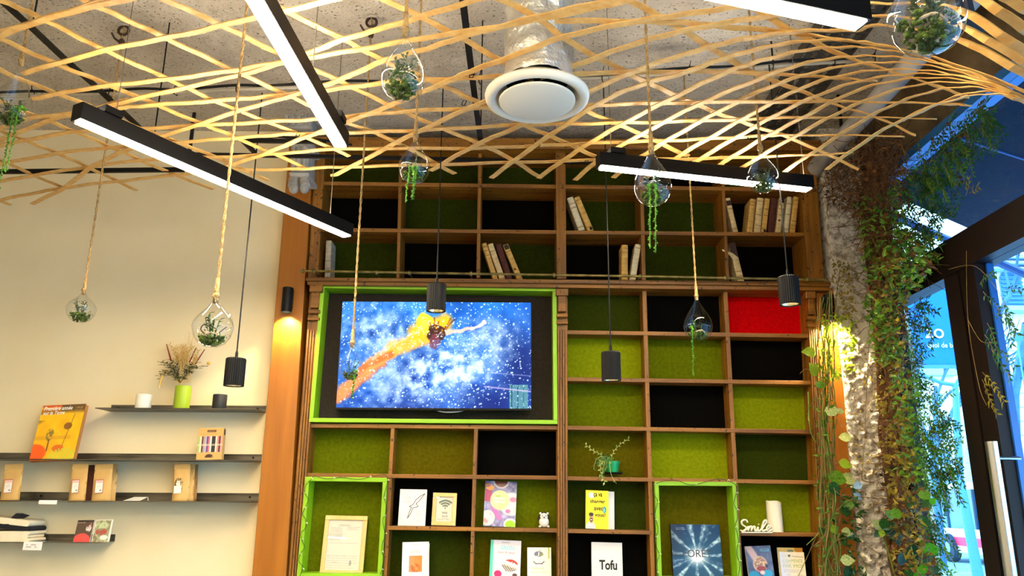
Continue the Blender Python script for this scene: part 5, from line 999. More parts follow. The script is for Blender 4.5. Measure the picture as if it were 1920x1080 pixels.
def pendant(px, pyt, pyb, wpx, cord_top, label, t_):
    top = PT(px[0], pyt, t_); bot = PT(px[1], pyb, t_); r = wpx * t_ / FPX / 2; h = (top - bot).length * 1.0
    Y = top.y; o = thing('pendant_lamp', label, 'lamp', (top.x, Y, top.z - h), 'ribbed black pendant spot lamps')
    x, y, z = top.x, Y, top.z - h
    prof = []; b = MB(); n = 64; zz = [0, h * .97, h]
    for zi, (zf, k) in enumerate(((0, 1), (h * .96, 1), (h, .93))):
        for j in range(n):
            a = 2 * math.pi * j / n; rr = r * k * (1 if j % 2 else .955); b.v.append(Vector((x + rr * math.cos(a), y + rr * math.sin(a), z + zf)))
    for zi in range(2):
        for j in range(n): b.f.append((zi * n + j, zi * n + (j + 1) % n, (zi + 1) * n + (j + 1) % n, (zi + 1) * n + j)); b.mi.append(0)
    b.f.append(tuple(range(2 * n, 3 * n))); b.mi.append(0)
    b.lathe([(r * .9, 0), (r * .9, h * .5), (r * .6, h * .55)], 32, (x, y, z))
    sh = b.build('shade', BLACK, o)
    MB().lathe([(r * .82, .004), (r * .45, .035), (r * .2, .05)], 28, (x, y, z)).build('reflector', mat('bright_reflector', hx(240, 225, 180), rough=.15, metal=.8), sh, smooth=True)
    MB().sphere((x, y, z + .026), r * .34, 12).build('bulb', BULB, sh, smooth=True)
    MB().lathe([(.006, 0), (.006, .02), (.0035, .03)], 10, (x, y, z + h)).build('cord_grip', BLACKP, o, smooth=True)
    MB().tube([(x, y, z + h + .02), (x, y, cord_top)], .0028, 6).build('cord', BLACKP, o)
    l = bpy.data.lights.new('pendant_spot', 'SPOT'); l.energy = 7 * SPOT; l.color = (1, .84, .6); l.spot_size = math.radians(75); l.spot_blend = .6; l.shadow_soft_size = .02
    lo = bpy.data.objects.new('pendant_spot', l); COL.objects.link(lo); lo.location = Vector((x, y, z - .003)) - Vector(o['_o']); lo.parent = o
    return o
CONDZ = 3.2
pendant((443, 439), 672, 724, 37, CONDZ, 'ribbed black pendant lamp hanging in front of the steel shelves', 3.12)
pendant((819, 817), 533, 585, 36, CONDZ + .03, 'ribbed black pendant lamp hanging in front of the television', 3.15)
pendant((1145, 1147), 660, 714, 36, CONDZ + .06, 'ribbed black pendant lamp hanging in front of the green cells, low', 3.12)
pendant((1477, 1481), 519, 573, 38, CONDZ + .06, 'ribbed black pendant lamp hanging in front of the red panel', 3.05)

def sconce(px, pyt, pyb, wpx, Yb, label, power):
    c = PY(px, (pyt + pyb) / 2, Yb); r = wpx * 4.0 / FPX / 2; h = (pyb - pyt) * 4.0 / FPX; cy = Yb - r - .018
    o = thing('wall_spot', label, 'lamp', (c.x, Yb, c.z))
    MB().box(c.x - r * .7, c.x + r * .7, Yb - .022, Yb, c.z - h * .35, c.z + h * .5).build('back_plate', BLACK, o, bevel=.002)
    MB().lathe([(r, -h / 2), (r, h / 2), (r * .9, h / 2 + .002), (0, h / 2 + .002)], 28, (c.x, cy, c.z)).lathe([(r * .92, -h / 2), (r * .92, -h * .2), (0, -h * .2)], 28, (c.x, cy, c.z)).build('shade', BLACK, o, smooth=True)
    MB().lathe([(0, -h * .36), (r * .8, -h * .36), (r * .8, -h * .22)], 24, (c.x, cy, c.z)).build('bulb', BULB, o, smooth=True)
    l = bpy.data.lights.new('wall_spot_light', 'SPOT'); l.energy = power * SPOT; l.color = (1, .78, .42); l.spot_size = math.radians(120); l.spot_blend = .5; l.shadow_soft_size = .02
    lo = bpy.data.objects.new('wall_spot_light', l); COL.objects.link(lo); lo.location = Vector((c.x, cy, c.z - h * .42)) - Vector(o['_o']); lo.parent = o
    return o
sconce(543, 543, 590, 20, 3.97, 'small black wall spot glowing on the orange pier left of the television', 34)
sconce(1549, 556, 606, 20, 3.998, 'small black wall spot shining down among the vines at the right pier', 105)

# ================================================================== ceiling services over the room
cn = thing('conduit', 'pale conduit with black cable ties under the concrete ceiling', 'conduit', (0, 3.1, CONDZ + .03))
CON = mat('grey_conduit', hx(160, 150, 130), rough=.5)
cp = [PY(x, y, 3.12) for x, y in ((-400, 190), (60, 180), (330, 173), (570, 163), (900, 152), (1130, 146), (1450, 124), (1640, 112))]
cpath = smooth_path(cp, 4); MB().tube(cpath, .008, 8).build('tube', CON, cn, smooth=True)
MB().tube(smooth_path([p + Vector((0, -.002, .017 + .006 * math.sin(i * 2.1))) for i, p in enumerate(cpath)], 3), .006, 6).build('cable', BLACKP, cn, smooth=True)
for i in range(2, len(cpath), 2):
    p = cpath[i]; MB().tube([p + Vector((-.004, -.012, -.012)), p + Vector((-.004, -.016, .01)), p + Vector((0, -.008, .03)), p + Vector((0, .012, .02)), p + Vector((0, .012, -.01)), p + Vector((-.004, -.012, -.012))], .0025, 4).tube([p + Vector((0, -.01, .024)), p + Vector((.004, -.02, .045))], .002, 4).build('cable_tie', BLACKP, cn)
for i in (3, 24):
    if i < len(cpath): p = cpath[i]; MB().tube([p, (p.x, p.y, CZ)], .004, 6).build('hanger', BLACK, cn)

# ventilation outlet with its foil duct
vt = 2.62; vc = PT(1007, 181, vt); Rv = 98 * vt / FPX
vn_ = thing('ceiling_vent', 'round cream ceiling vent on a crinkled foil duct', 'vent', vc)
VENT = mat('cream_enamel', hx(238, 230, 208), rough=.4)
MB().lathe([(Rv, .0), (Rv * .985, -.012), (Rv * .9, -.02), (Rv * .80, -.012), (Rv * .70, .02), (Rv * .6, .05), (Rv * .6, .055), (Rv * .72, .03), (Rv * .99, .006), (Rv, 0)], 56, vc).build('outer_ring', VENT, vn_, smooth='all')
MB().lathe([(0, -.030), (Rv * .68, -.030), (Rv * .725, -.026), (Rv * .73, -.020), (Rv * .6, -.008), (0, -.004)], 48, vc + Vector((0, .0, .004))).build('inner_disc', VENT, vn_, smooth=True)
MB().lathe([(Rv * .60, .05), (Rv * .60, .12), (0, .12)], 40, vc).build('dark_throat', mat('vent_throat', (.004, .004, .004), rough=.8), vn_)
MB().tube([vc + Vector((0, 0, -.01)), vc + Vector((0, 0, .1))], .012, 8).build('spindle', BLACK, vn_)
FOIL = mat('crinkled_foil', hx(218, 210, 192), hx(246, 242, 232), scale=10, rough=.33, metal=.75, bump=1.0, bscale=26)
b = MB(); n = 48; zs = 40; Rd = 60 * 2.75 / FPX
for k in range(zs + 1):
    z = lerp(.05, CZ - vc.z + .02, k / zs)
    for j in range(n):
        a = 2 * math.pi * j / n; p = Vector((math.cos(a), math.sin(a), z * 4)); q = mn.noise(p * 3.1) * .010 + abs(mn.noise(p * 6.5 + Vector((3, 0, 0)))) * .010 + mn.noise(p * 14) * .003 + .004 * math.sin(k * 1.3)
        rr = Rd + q; b.v.append(vc + Vector((.01 * math.sin(z * 4) + rr * math.cos(a), rr * math.sin(a), z)))
for k in range(zs):
    for j in range(n): b.f.append((k * n + j, k * n + (j + 1) % n, (k + 1) * n + (j + 1) % n, (k + 1) * n + j)); b.mi.append(0)
b.build('foil_duct', FOIL, vn_, smooth='all')

# ================================================================== bamboo canopy
HC = 1.40
def cz_of(px, py):   # the canopy sags towards the bunch over the door
    k = max(0, min(1, (px - 1350) / 620)); k = k * k * (3 - 2 * k); return CAM.z + HC - .50 * k
bamb = thing('bamboo_canopy', 'lattice canopy of split bamboo slats hung under the ceiling and bunched at the door', 'canopy', (0, 2.6, CAM.z + HC))
def slat(pts, dz, w=.023, ext=0):
    p = smooth_path([PZ(x, y, cz_of(x, y) + dz) for x, y in pts], 5); qx = [v.x for v in smooth_path([(x, y, 0) for x, y in pts], 5)]
    q = []
    for i, v in enumerate(p): q.append(v + Vector((0, 0, .002 * math.sin(i * 1.7 + pts[0][0]))))
    b = MB(); b.ribbon(q, w, .005)
    for i, v in enumerate(q):   # slats are shaved thinner towards the bunch
        k = max(0, min(1, (qx[i] - 1350) / 520)); f = 1 + (-.1 if pts[-1][1] < 200 else -.55) * k
        for j in range(4): b.v[i * 4 + j] = v + (b.v[i * 4 + j] - v) * f
    b.build('slat', BAMBOO, bamb)
A_ = [  # slats rising to the right and curving into the bunch
 [(-60, 80), (60, 42), (173, 8), (300, -30)], [(-60, 100), (0, 67), (90, 34), (200, 6), (330, -20)], [(43, 137), (200, 93), (350, 63), (473, 33), (600, 5), (700, -25)],
 [(60, 185), (180, 163), (300, 150), (433, 132), (533, 115), (640, 98), (800, 70), (973, 43), (1123, 13), (1220, -12)],
 [(200, 200), (267, 182), (450, 140), (550, 110), (640, 75), (750, 43), (867, 7), (960, -20)],
 [(60, 382), (120, 352), (173, 312), (240, 280), (283, 263), (450, 207), (533, 183), (640, 148), (720, 113), (800, 91), (870, 68), (1000, 33), (1120, 5), (1240, -20)],
 [(410, 315), (483, 293), (547, 267), (623, 238), (700, 210), (773, 180), (840, 152), (883, 133), (960, 105), (1060, 68), (1190, 40), (1280, 27), (1400, 10), (1500, 3), (1628, 6), (1730, 8), (1804, 20), (1920, 94), (2000, 144)],
 [(620, 328), (640, 322), (763, 257), (907, 190), (1000, 152), (1080, 122), (1190, 82), (1280, 58), (1400, 36), (1500, 24), (1560, 22), (1628, 28), (1720, 34), (1804, 50), (1920, 115), (2000, 166)],
 [(807, 320), (890, 273), (980, 233), (1100, 173), (1207, 127), (1280, 103), (1345, 84), (1430, 67), (1520, 57), (1600, 57), (1640, 47), (1720, 56), (1795, 72), (1920, 136), (2000, 184)],
 [(921, 333), (993, 280), (1107, 203), (1190, 163), (1280, 137), (1340, 115), (1400, 97), (1480, 80), (1560, 75), (1610, 77), (1660, 85), (1755, 108), (1925, 172), (2000, 208)],
 [(1010, 333), (1083, 282), (1160, 236), (1280, 174), (1370, 132), (1440, 110), (1520, 92), (1600, 88), (1650, 92), (1720, 105), (1800, 133), (1920, 185), (2000, 220)],
 [(1078, 337), (1140, 288), (1280, 210), (1400, 157), (1500, 121), (1580, 107), (1650, 105), (1720, 111), (1780, 124), (1850, 148), (1930, 190), (2000, 228)],
 [(1150, 333), (1200, 295), (1280, 246), (1400, 182), (1500, 143), (1600, 121), (1680, 117), (1760, 126), (1840, 150), (1930, 192), (2000, 232)],
 [(1210, 333), (1280, 288), (1380, 230), (1500, 166), (1600, 137), (1700, 130), (1780, 138), (1860, 160), (1935, 195), (2000, 235)],
 [(1297, 307), (1400, 246), (1500, 193), (1600, 155), (1700, 139), (1790, 142), (1880, 165), (1940, 197), (2000, 238)],
 [(1343, 313), (1420, 265), (1500, 223), (1600, 172), (1700, 148), (1800, 149), (1890, 172), (1945, 200), (2000, 240)],
 [(1385, 317), (1500, 250), (1600, 198), (1700, 163), (1800, 154), (1890, 176), (1945, 203), (2000, 243)],
 [(1462, 328), (1560, 262), (1650, 208), (1740, 173), (1820, 163), (1900, 181), (1950, 206), (2000, 246)],
 [(1550, 317), (1640, 253), (1740, 202), (1830, 172), (1905, 183), (1950, 210), (2000, 250)],
 [(1690, 227), (1760, 195), (1850, 176), (1910, 187), (1955, 214), (2000, 254)],
 [(1700, -42), (1780, -30), (1843, 0), (1920, 52), (2000, 104)], [(1840, -35), (1895, 0), (1960, 36), (2020, 75)],
]
for i, p in enumerate(A_): slat(p, -.012 - .001 * (i % 3) - (.004 * (i - 8) if i >= 9 else 0) * .5, .024 if i > 5 else .022)
C_ = [ [(-40, 288), (0, 263), (110, 220), (217, 203), (283, 197), (450, 185), (533, 177), (640, 165), (740, 153), (840, 148), (930, 143), (1063, 138), (1280, 134), (1373, 135), (1480, 140), (1580, 147), (1640, 152)],
 [(-40, 285), (0, 273), (133, 248), (283, 240), (500, 228), (610, 222), (740, 210), (907, 202), (1100, 197), (1280, 192), (1547, 190), (1747, 194), (1815, 197)],
 [(-40, 320), (0, 308), (140, 283), (333, 267), (460, 257), (547, 251), (667, 248), (813, 243), (973, 234), (1110, 231), (1280, 227), (1513, 220), (1753, 222)],
 [(-40, 350), (0, 340), (117, 320), (283, 299), (467, 292), (640, 279), (873, 278), (1007, 273), (1140, 267), (1280, 262), (1420, 255), (1487, 253), (1693, 255)],
 [(-60, 388), (0, 375), (90, 357), (200, 342), (410, 321), (545, 317), (640, 313), (873, 307), (1117, 300), (1280, 298), (1447, 293), (1597, 287)],
 [(-40, 262), (40, 225), (150, 210), (240, 186)], [(1040, 38), (1180, 40), (1280, 42), (1360, 50), (1480, 60), (1600, 78), (1690, 92)] ]
for i, p in enumerate(C_): slat(p, .0 + .001 * (i % 2), .024)
B_ = [ [(-30, -10), (30, 12), (90, 40), (200, 95), (327, 153), (413, 193), (553, 248), (655, 292)], [(-40, 55), (0, 72), (107, 120), (207, 160), (367, 227), (437, 255), (570, 313)],
 [(-40, 112), (43, 150), (167, 198), (250, 235), (387, 287), (503, 339)], [(-40, 172), (0, 190), (100, 230), (200, 272), (300, 316), (400, 355)], [(-40, 228), (27, 255), (107, 287), (173, 317), (257, 357)], [(-40, 282), (0, 300), (118, 352)], [(-40, 360), (20, 384)],
 [(130, -12), (197, 18), (303, 67), (430, 128), (533, 175), (640, 224), (740, 265), (853, 326)], [(285, -12), (407, 43), (523, 100), (640, 153), (727, 195), (813, 233), (893, 267), (957, 297), (1010, 331)],
 [(470, -12), (640, 71), (720, 113), (837, 163), (893, 190), (990, 237), (1060, 267), (1117, 294)], [(700, -12), (840, 57), (947, 118), (1093, 203), (1190, 245), (1290, 293)],
 [(920, -12), (1007, 33), (1067, 77), (1170, 133), (1280, 184), (1377, 223), (1493, 263), (1610, 317)], [(1160, -12), (1200, 10), (1287, 60), (1397, 128), (1493, 167), (1570, 197), (1647, 221), (1717, 254)],
 [(1370, -12), (1420, 17), (1477, 53), (1580, 103), (1660, 130), (1747, 158), (1815, 182)] ]
for i, p in enumerate(B_): slat(p, .012, .024)
# black wire ties where the slats cross near the free edge
b = MB()
def tie(px, py):
    p = PZ(px, py, cz_of(px, py)); b.tube([p + Vector((-.009, -.006, -.014)), p + Vector((-.003, .004, .010)), p + Vector((.009, .006, .010)), p + Vector((.003, -.004, -.014)), p + Vector((-.009, -.006, -.014))], .0018, 4, False)
for x, y in ((670, 302), (733, 270), (880, 277), (957, 304), (1010, 270), (1083, 283), (1100, 300), (1150, 283), (1207, 285), (1295, 305), (1310, 283), (1345, 312), (1388, 316), (1405, 256), (1470, 325), (118, 116), (180, 208), (283, 263), (450, 207), (533, 183), (560, 250), (870, 192), (885, 140)): tie(x, y)
o = b.build('wire_tie', BLACK, bamb); o['kind'] = 'stuff'
# black bars and strips that carry the canopy
cf = thing('canopy_frame', 'thin black steel rails that carry the bamboo canopy', 'frame', (0, 2.8, CAM.z + HC + .05))
def rail(pts, dz, w, h, nm='rail'):
    MB().ribbon([PZ(x, y, CAM.z + HC + dz) for x, y in pts], w, h).build(nm, BLACK, cf)
rail([(-60, -85), (0, -2), (60, 52), (118, 107), (180, 162), (288, 264)], .028, .026, .006); rail([(868, -40), (868, 0), (880, 100), (892, 195), (901, 262)], .028, .022, .006); rail([(1800, -30), (1812, 20), (1832, 62)], -.38, .03, .006)
rail([(-90, 323), (345, 318)], .02, .014, .02); rail([(330, 289), (640, 294), (1130, 305)], .04, .012, .016); rail([(454, 263), (612, 266)], .05, .014, .018); rail([(455, 263), (478, 286)], .05, .014, .018); rail([(455, 261), (520, 256), (600, 262), (660, 272)], .07, .008, .008, 'cable')
p = PZ(355, 290, CAM.z + HC + .04); MB().tube([p, (p.x, p.y, p.z + .2)], .008, 6).build('hanger', BLACK, cf)
for x, y in ((60, 52), (288, 264), (868, 20), (901, 262)):
    p = PZ(x, y, CAM.z + HC + .03); MB().tube([p, (p.x, p.y, CZ)], .003, 5).build('hanger', BLACK, cf)

# ================================================================== hanging glass terrariums
MOSS = mat('green_moss', hx(30, 62, 12), hx(92, 116, 24), scale=60, rough=.95, bump=.9, bscale=110)
SPRIG = mat('grey_green_sprig', hx(60, 78, 50), hx(96, 112, 80), scale=20, rough=.7)
FERN = mat('deep_green_fern', hx(24, 70, 14), hx(70, 128, 26), scale=20, rough=.6)
AMAR = mat('lime_amaranth', hx(44, 96, 8), hx(92, 150, 22), scale=60, rough=.9, bump=.6)
DRIFT = mat('pale_driftwood', hx(188, 168, 136), rough=.8); DTWIG = mat('dark_twig', hx(52, 36, 26), rough=.8)
PEB = mat('white_pebble', hx(224, 220, 210), rough=.5)
def terrarium(i, cx, ytop, ybot, wpx, t_, label, trail=0, top_z=CZ, moss=.5, sprig=9, drift=False, trail_px=None, hook=False, ring=True, tw=False, rope_r=.0045, big=False, tx=None):
    rnd = random.Random(100 + i); cx -= (990 - cx) * .00018 * wpx * .5
    bot = PT(cx, ybot, t_); Dm = wpx * t_ / FPX; Hh = (PT(cx, ytop, t_) - bot).length; Rr = Dm / 2; x, y, z = bot.x, bot.y, bot.z; zc = z + Rr * .98
    o = thing('hanging_terrarium', label, 'terrarium', (x, y, z), 'teardrop glass terrariums on jute ropes'); P0 = Vector((x, y, z))
    prof = [(0, 0), (Rr * .35, Rr * .05), (Rr * .66, Rr * .22), (Rr * .88, Rr * .52), (Rr, Rr * .98)]
    for k in range(1, 17):
        u = k / 16; prof.append((Rr * (.5 + .5 * math.cos(math.pi * u)) ** .85 + .008 * u, Rr * .98 + (Hh - Rr * .98) * u * 1.0))
    gl = MB().lathe(prof, 36, P0).build('glass', GLASS, o, smooth='all')
    # loop at the tip and the round opening
    tip = P0 + Vector((0, 0, Hh)); MB().tube([tip + Vector((.009 * math.cos(a), 0, .010 + .012 * math.sin(a))) for a in [2 * math.pi * k / 14 for k in range(15)]], .003, 6, False).build('loop', GLASS, gl, smooth='all')
    if ring:
        dv = (CAM - Vector((x, y, zc))).normalized(); dv.z = 0; dv.normalize(); dv = Matrix.Rotation(rnd.uniform(-.7, .7), 3, 'Z') @ dv; dv.z = .15; dv.normalize()
        sx = dv.cross(Vector((0, 0, 1))).normalized(); sy = sx.cross(dv); rr = Rr * .45; cc = Vector((x, y, zc)) + dv * (Rr * .90) + Vector((0, 0, Rr * .12))
        MB().tube([cc + sx * (rr * math.cos(a)) + sy * (rr * math.sin(a)) for a in [2 * math.pi * k / 24 for k in range(25)]], Rr * .03, 6, False).build('opening_rim', GLASS, gl, smooth='all')
    # moss bed
    b = MB(); mh = Rr * moss
    for _ in range(int(70 + 70 * moss)):
        a = rnd.uniform(0, 6.283); q = math.sqrt(rnd.random()); zz = rnd.uniform(.12, .25 + moss * .9) * Rr; lim = math.sqrt(max(0, Rr ** 2 - (zz - Rr) ** 2)) * .74
        b.sphere((x + lim * q * math.cos(a), y + lim * q * math.sin(a), z + zz), Rr * rnd.uniform(.06, .12), 6, (1, 1, .8), .2)
    for _ in range(int(90 + 90 * moss)):
        a = rnd.uniform(0, 6.283); q = math.sqrt(rnd.random()); zz = rnd.uniform(.15, .35 + moss * .95) * Rr; lim = math.sqrt(max(0, Rr ** 2 - (zz - Rr) ** 2)) * .84
        b.leaf((x + lim * q * math.cos(a), y + lim * q * math.sin(a), z + zz), (rnd.gauss(0, 1), rnd.gauss(0, 1), rnd.gauss(.4, 1)), (0, 0, 1), Rr * .16, Rr * .06)
    b.build('moss', MOSS, o, smooth='all')
    # upright sprigs
    b = MB(); zb = z + Rr * (.25 + moss * .8)
    for k in range(sprig):
        a = rnd.uniform(0, 6.283); l = rnd.uniform(.5, 1.0) * Rr * (1.15 if not big else .9); lean = rnd.uniform(.1, .65)
        d = Vector((math.cos(a) * lean, math.sin(a) * lean, 1)).normalized(); p = Vector((x + math.cos(a) * Rr * .15, y + math.sin(a) * Rr * .15, zb))
        pts = [p, p + d * l * .5, p + d * l + Vector((0, 0, l * .05))]; b.tube(pts, Rr * .02, 4, False)
        for q in range(6):
            f = .25 + .75 * q / 5; pp_ = p + d * l * f; e = rnd.uniform(0, 6.283); b.leaf(pp_, Vector((math.cos(e), math.sin(e), .6)), (0, 0, 1), Rr * rnd.uniform(.2, .34), Rr * .13)
    b.build('sprigs', (SPRIG if i % 3 else FERN), o)
    if drift: MB().tube(smooth_path([(x - Rr * .4, y - .01, zb), (x + Rr * .05, y - Rr * .3, zb + Rr * .15), (x + Rr * .4, y - .01, zb + Rr * .02), (x + Rr * .2, y, zb + Rr * .3)]), Rr * .05, 6, r2=Rr * .03).build('driftwood', DRIFT, o, smooth=True)
    if tw: MB().tube(smooth_path([(x - Rr * .1, y, zb), (x - Rr * .5, y - Rr * .2, zb + Rr * .3), (x - Rr * .35, y - Rr * .2, zb + Rr * .6), (x - Rr * .02, y - Rr * .1, zb + Rr * .4)]), Rr * .03, 5).tube([(x + Rr * .1, y, zb), (x + Rr * .75, y - Rr * .1, zb + Rr * .5)], Rr * .025, 5).build('twig', DTWIG, o)
    # jute rope with its knot
    rp_ = MB().tube([tip + Vector((0, 0, -.012)), tip + Vector((0, 0, .02)), tip + Vector((0, 0, .06))], .008, 8, True, .006); rp_.sphere(tip + Vector((0, 0, .008)), .011, 8, (1, 1, 1.1), .12)
    N = 40; L = top_z - tip.z - .03
    for s_ in (0, 1):
        pts = []
        for k in range(int(L / .006) + 2):
            zz = min(L, k * .006); a = zz / .011 + s_ * math.pi; pts.append(tip + Vector((.45 * rope_r * math.cos(a), .45 * rope_r * math.sin(a), .03 + zz)))
        rp_.tube(pts, rope_r * .66, 5, False)
    rp_.build('rope', ROPE, o, smooth='all')
    if hook:
        c = Vector((x, y, top_z - .035)); HK = mat('rusty_hook', hx(62, 44, 30), rough=.6, metal=.4)
        MB().tube([c + Vector((.022 * math.cos(a), 0, .014 + .022 * math.sin(a))) for a in [2 * math.pi * k / 16 for k in range(17)]], .006, 6, False).lathe([(.03, .034), (.03, .04), (0, .04)], 12, c).tube([c + Vector((-.004, -.01, -.05)), c + Vector((-.03, -.01, -.03)), c + Vector((-.045, -.01, -.005))], .006, 5, r2=.004).sphere(c + Vector((0, 0, -.045)), .014, 8, (1, 1, 1.3), .1).build('hook', HK, o, smooth=True)
    for k in range(trail):
        off = Vector(((tx[k] if tx else rnd.uniform(-.3, .5)) * Rr, -Rr * rnd.uniform(.5, .9), zc - z - Rr * .1)); st = P0 + off
        ln = trail_px * t_ / FPX * (1 if k == 0 else rnd.uniform(.75, .95)) + (st.z - z)
        ax = st.x + rnd.uniform(-.1, .1) * Rr; b = MB(); pth = smooth_path([st + Vector((0, .02, .0)), st + Vector((0, -Rr * .15, -.01)), (ax, st.y - Rr * .2, st.z - ln * .5), (ax - .004, st.y - Rr * .2, st.z - ln)], 5); b.tube(pth, .0016, 4, False)
        N = int(ln / .0045)
        for q in range(N):
            f = q / N * (len(pth) - 1); j = min(int(f), len(pth) - 2); p = pth[j].lerp(pth[j + 1], f - j); s_ = .0055 * (1 - .4 * q / N)
            b.sphere(p + Vector((rnd.uniform(-1, 1), rnd.uniform(-1, 1), 0)) * .004, s_ * rnd.uniform(.7, 1.2), 5, (1, 1, 1), .2)
        b.build('trailing_stem', AMAR, o)
    return o
terrarium(1, 23, 102, 236, 64, 2.55, 'teardrop glass terrarium with two trailing green stems beside the white wall', 2, trail_px=140, tx=(.55, .95), sprig=12, drift=True)
terrarium(2, 152.5, 545, 605, 52, 3.10, 'small teardrop glass terrarium low in front of the white wall above the orange book', moss=.45, sprig=8, hook=True, ring=False)
terrarium(3, 399, 558, 651, 75, 2.15, 'wide teardrop glass terrarium with dark twigs above the dried flowers', moss=.35, sprig=5, tw=True, drift=True)
terrarium(4, 756, 45, 187, 84, 1.95, 'large teardrop glass terrarium full of moss just left of the foil duct', moss=1.0, sprig=9)
terrarium(5, 777, 252, 343, 59, 2.65, 'teardrop glass terrarium with dark green stems hanging above the television', 3, trail_px=48, tx=(-.2, .05, .25), moss=.5, sprig=7)
terrarium(6, 658, 645, 714, 41, 2.97, 'small teardrop glass terrarium low in front of the television screen', 1, trail_px=38, tx=(.65,), moss=.6, sprig=5, hook=True)
terrarium(7, 1224, 272, 385, 70, 2.30, 'teardrop glass terrarium with a long lime green trailing stem before the bar lamp', 2, trail_px=104, tx=(-.05, -.35), moss=.6, sprig=9)
terrarium(8, 1430, 275, 361, 57, 2.70, 'teardrop glass terrarium with upright fern before the right end of the bar lamp', moss=.5, sprig=12, ring=False)
terrarium(9, 1309, 555, 640, 54, 3.40, 'teardrop glass terrarium hanging low left of the red panel', 1, trail_px=70, tx=(-.65,), moss=.4, sprig=4, drift=True)
terrarium(10, 1738, -100, 97, 137, 1.20, 'nearest and largest glass terrarium hanging by the bunched bamboo', moss=.75, sprig=14, drift=True, big=True)
# ================================================================== climbing plants on the right
DRY = mat('dry_brown_twig', hx(58, 34, 14), hx(112, 72, 32), scale=12, rough=.9); DRL = mat('withered_leaf', hx(120, 76, 28), hx(70, 42, 18), scale=14, rough=.85)
LV1 = mat('vine_leaf_green', hx(56, 114, 18), hx(116, 160, 36), scale=9, rough=.45, trans=.35); LV2 = mat('vine_leaf_dark', hx(22, 70, 28), hx(48, 110, 44), scale=9, rough=.4, trans=.3); LV3 = mat('vine_leaf_olive', hx(104, 98, 16), hx(164, 138, 36), scale=9, rough=.5, trans=.3)
LVY = mat('pothos_leaf', hx(120, 168, 24), hx(176, 204, 60), scale=16, rough=.4, trans=.35); LVC = mat('variegated_leaf', hx(226, 226, 170), hx(120, 166, 50), scale=14, rough=.4, trans=.3); LVT = mat('rubbery_dark_leaf', hx(16, 58, 44), hx(30, 84, 56), scale=9, rough=.3); LVB = mat('round_bright_leaf', hx(50, 150, 16), hx(96, 180, 30), scale=7, rough=.35, trans=.4)
VST = mat('vine_stem', hx(112, 92, 50), hx(150, 124, 74), scale=14, rough=.8); VSG = mat('green_stem', hx(120, 140, 50), hx(90, 110, 36), scale=14, rough=.7)
rnd = random.Random(21)
def in_poly(x, y, P):
    c = False; j = len(P) - 1
    for i in range(len(P)):
        if (P[i][1] > y) != (P[j][1] > y) and x < (P[j][0] - P[i][0]) * (y - P[i][1]) / (P[j][1] - P[i][1]) + P[i][0]: c = not c
        j = i
    return c
def sample(P):
    xs = [p[0] for p in P]; ys = [p[1] for p in P]
    while True:
        x, y = rnd.uniform(min(xs), max(xs)), rnd.uniform(min(ys), max(ys))
        if in_poly(x, y, P): return x, y
def side_pt(x, y, X0=1.76, dX=.10):   # a point on the growth along the shop front (a slab of foliage at X = 1.7 .. 1.87)
    X = X0 + rnd.uniform(-dX, dX); p = PX(x, y, X)
    if p.y > 3.93: p = PY(x, y, 3.93 - rnd.uniform(0, .12))
    return p
def rdir(up=0.2, s=1.0): return Vector((rnd.gauss(0, s), rnd.gauss(0, s), rnd.gauss(up, s * .8)))
# --- the woody mass on the corner post
root = thing('climbing_vine', 'old woody climbing vine with small leaves covering the shop front corner', 'vine', (1.8, 3.7, 0))
TR = [(1600, 250), (1680, 240), (1690, 330), (1675, 420), (1738, 470), (1752, 500), (1700, 555), (1700, 700), (1708, 800), (1722, 900), (1742, 1000), (1755, 1090), (1676, 1090), (1668, 1000), (1655, 880), (1648, 760), (1634, 620), (1622, 520), (1610, 420), (1590, 330)]
b = MB()
for k in range(16):   # trunks twisting up the post
    x0 = rnd.uniform(1675, 1715); pts = []
    for y in range(1110, 240, -60): f = (1110 - y) / 860; pts.append(side_pt(lerp(x0, 1622 + (x0 - 1675) * .9, f) + rnd.uniform(-9, 9), y, 1.80, .05))
    b.tube(smooth_path(pts, 3), rnd.uniform(.006, .018), 6, True)
b.build('trunk', DRY, root, smooth=True)
b = MB()
for k in range(560):   # dry twigs
    x, y = sample(TR); p = side_pt(x, y); d = rdir(-.2).normalized() * rnd.uniform(.04, .14); b.tube([p, p + d * .5 + rdir().normalized() * .015, p + d], .0016, 3, False)
for k in range(520):
    x, y = sample([(1545, 262), (1690, 250), (1700, 330), (1680, 430), (1640, 470), (1612, 440), (1605, 400), (1548, 380)]); p = side_pt(x, y, 1.74, .1); d = rdir(-.1).normalized() * rnd.uniform(.05, .16); b.tube([p, p + d * .5 + rdir().normalized() * .02, p + d], .0016, 3, False)
o = b.build('dry_twigs', DRY, root); o['kind'] = 'stuff'
def leaves(name, par, mt, n_, poly, L, X0=1.76, dX=.10, fn=None, Wr=.5):
    b = MB()
    for k in range(n_):
        x, y = sample(poly); p = fn(x, y) if fn else side_pt(x, y, X0, dX); b.leaf(p, rdir(-.1), rdir(.5), L * rnd.uniform(.6, 1.25), L * Wr * rnd.uniform(.8, 1.2))
    o = b.build(name, mt, par); o['kind'] = 'stuff'; return o
leaves('withered_leaves', root, DRL, 950, TR, .032); leaves('withered_leaves', root, DRL, 500, [(1545, 262), (1690, 250), (1700, 330), (1680, 430), (1612, 440), (1605, 400), (1548, 380)], .03, 1.74)
leaves('olive_leaves', root, LV3, 1250, [(1640, 480), (1690, 470), (1702, 700), (1718, 900), (1748, 1090), (1676, 1090), (1658, 850), (1640, 640)], .036)
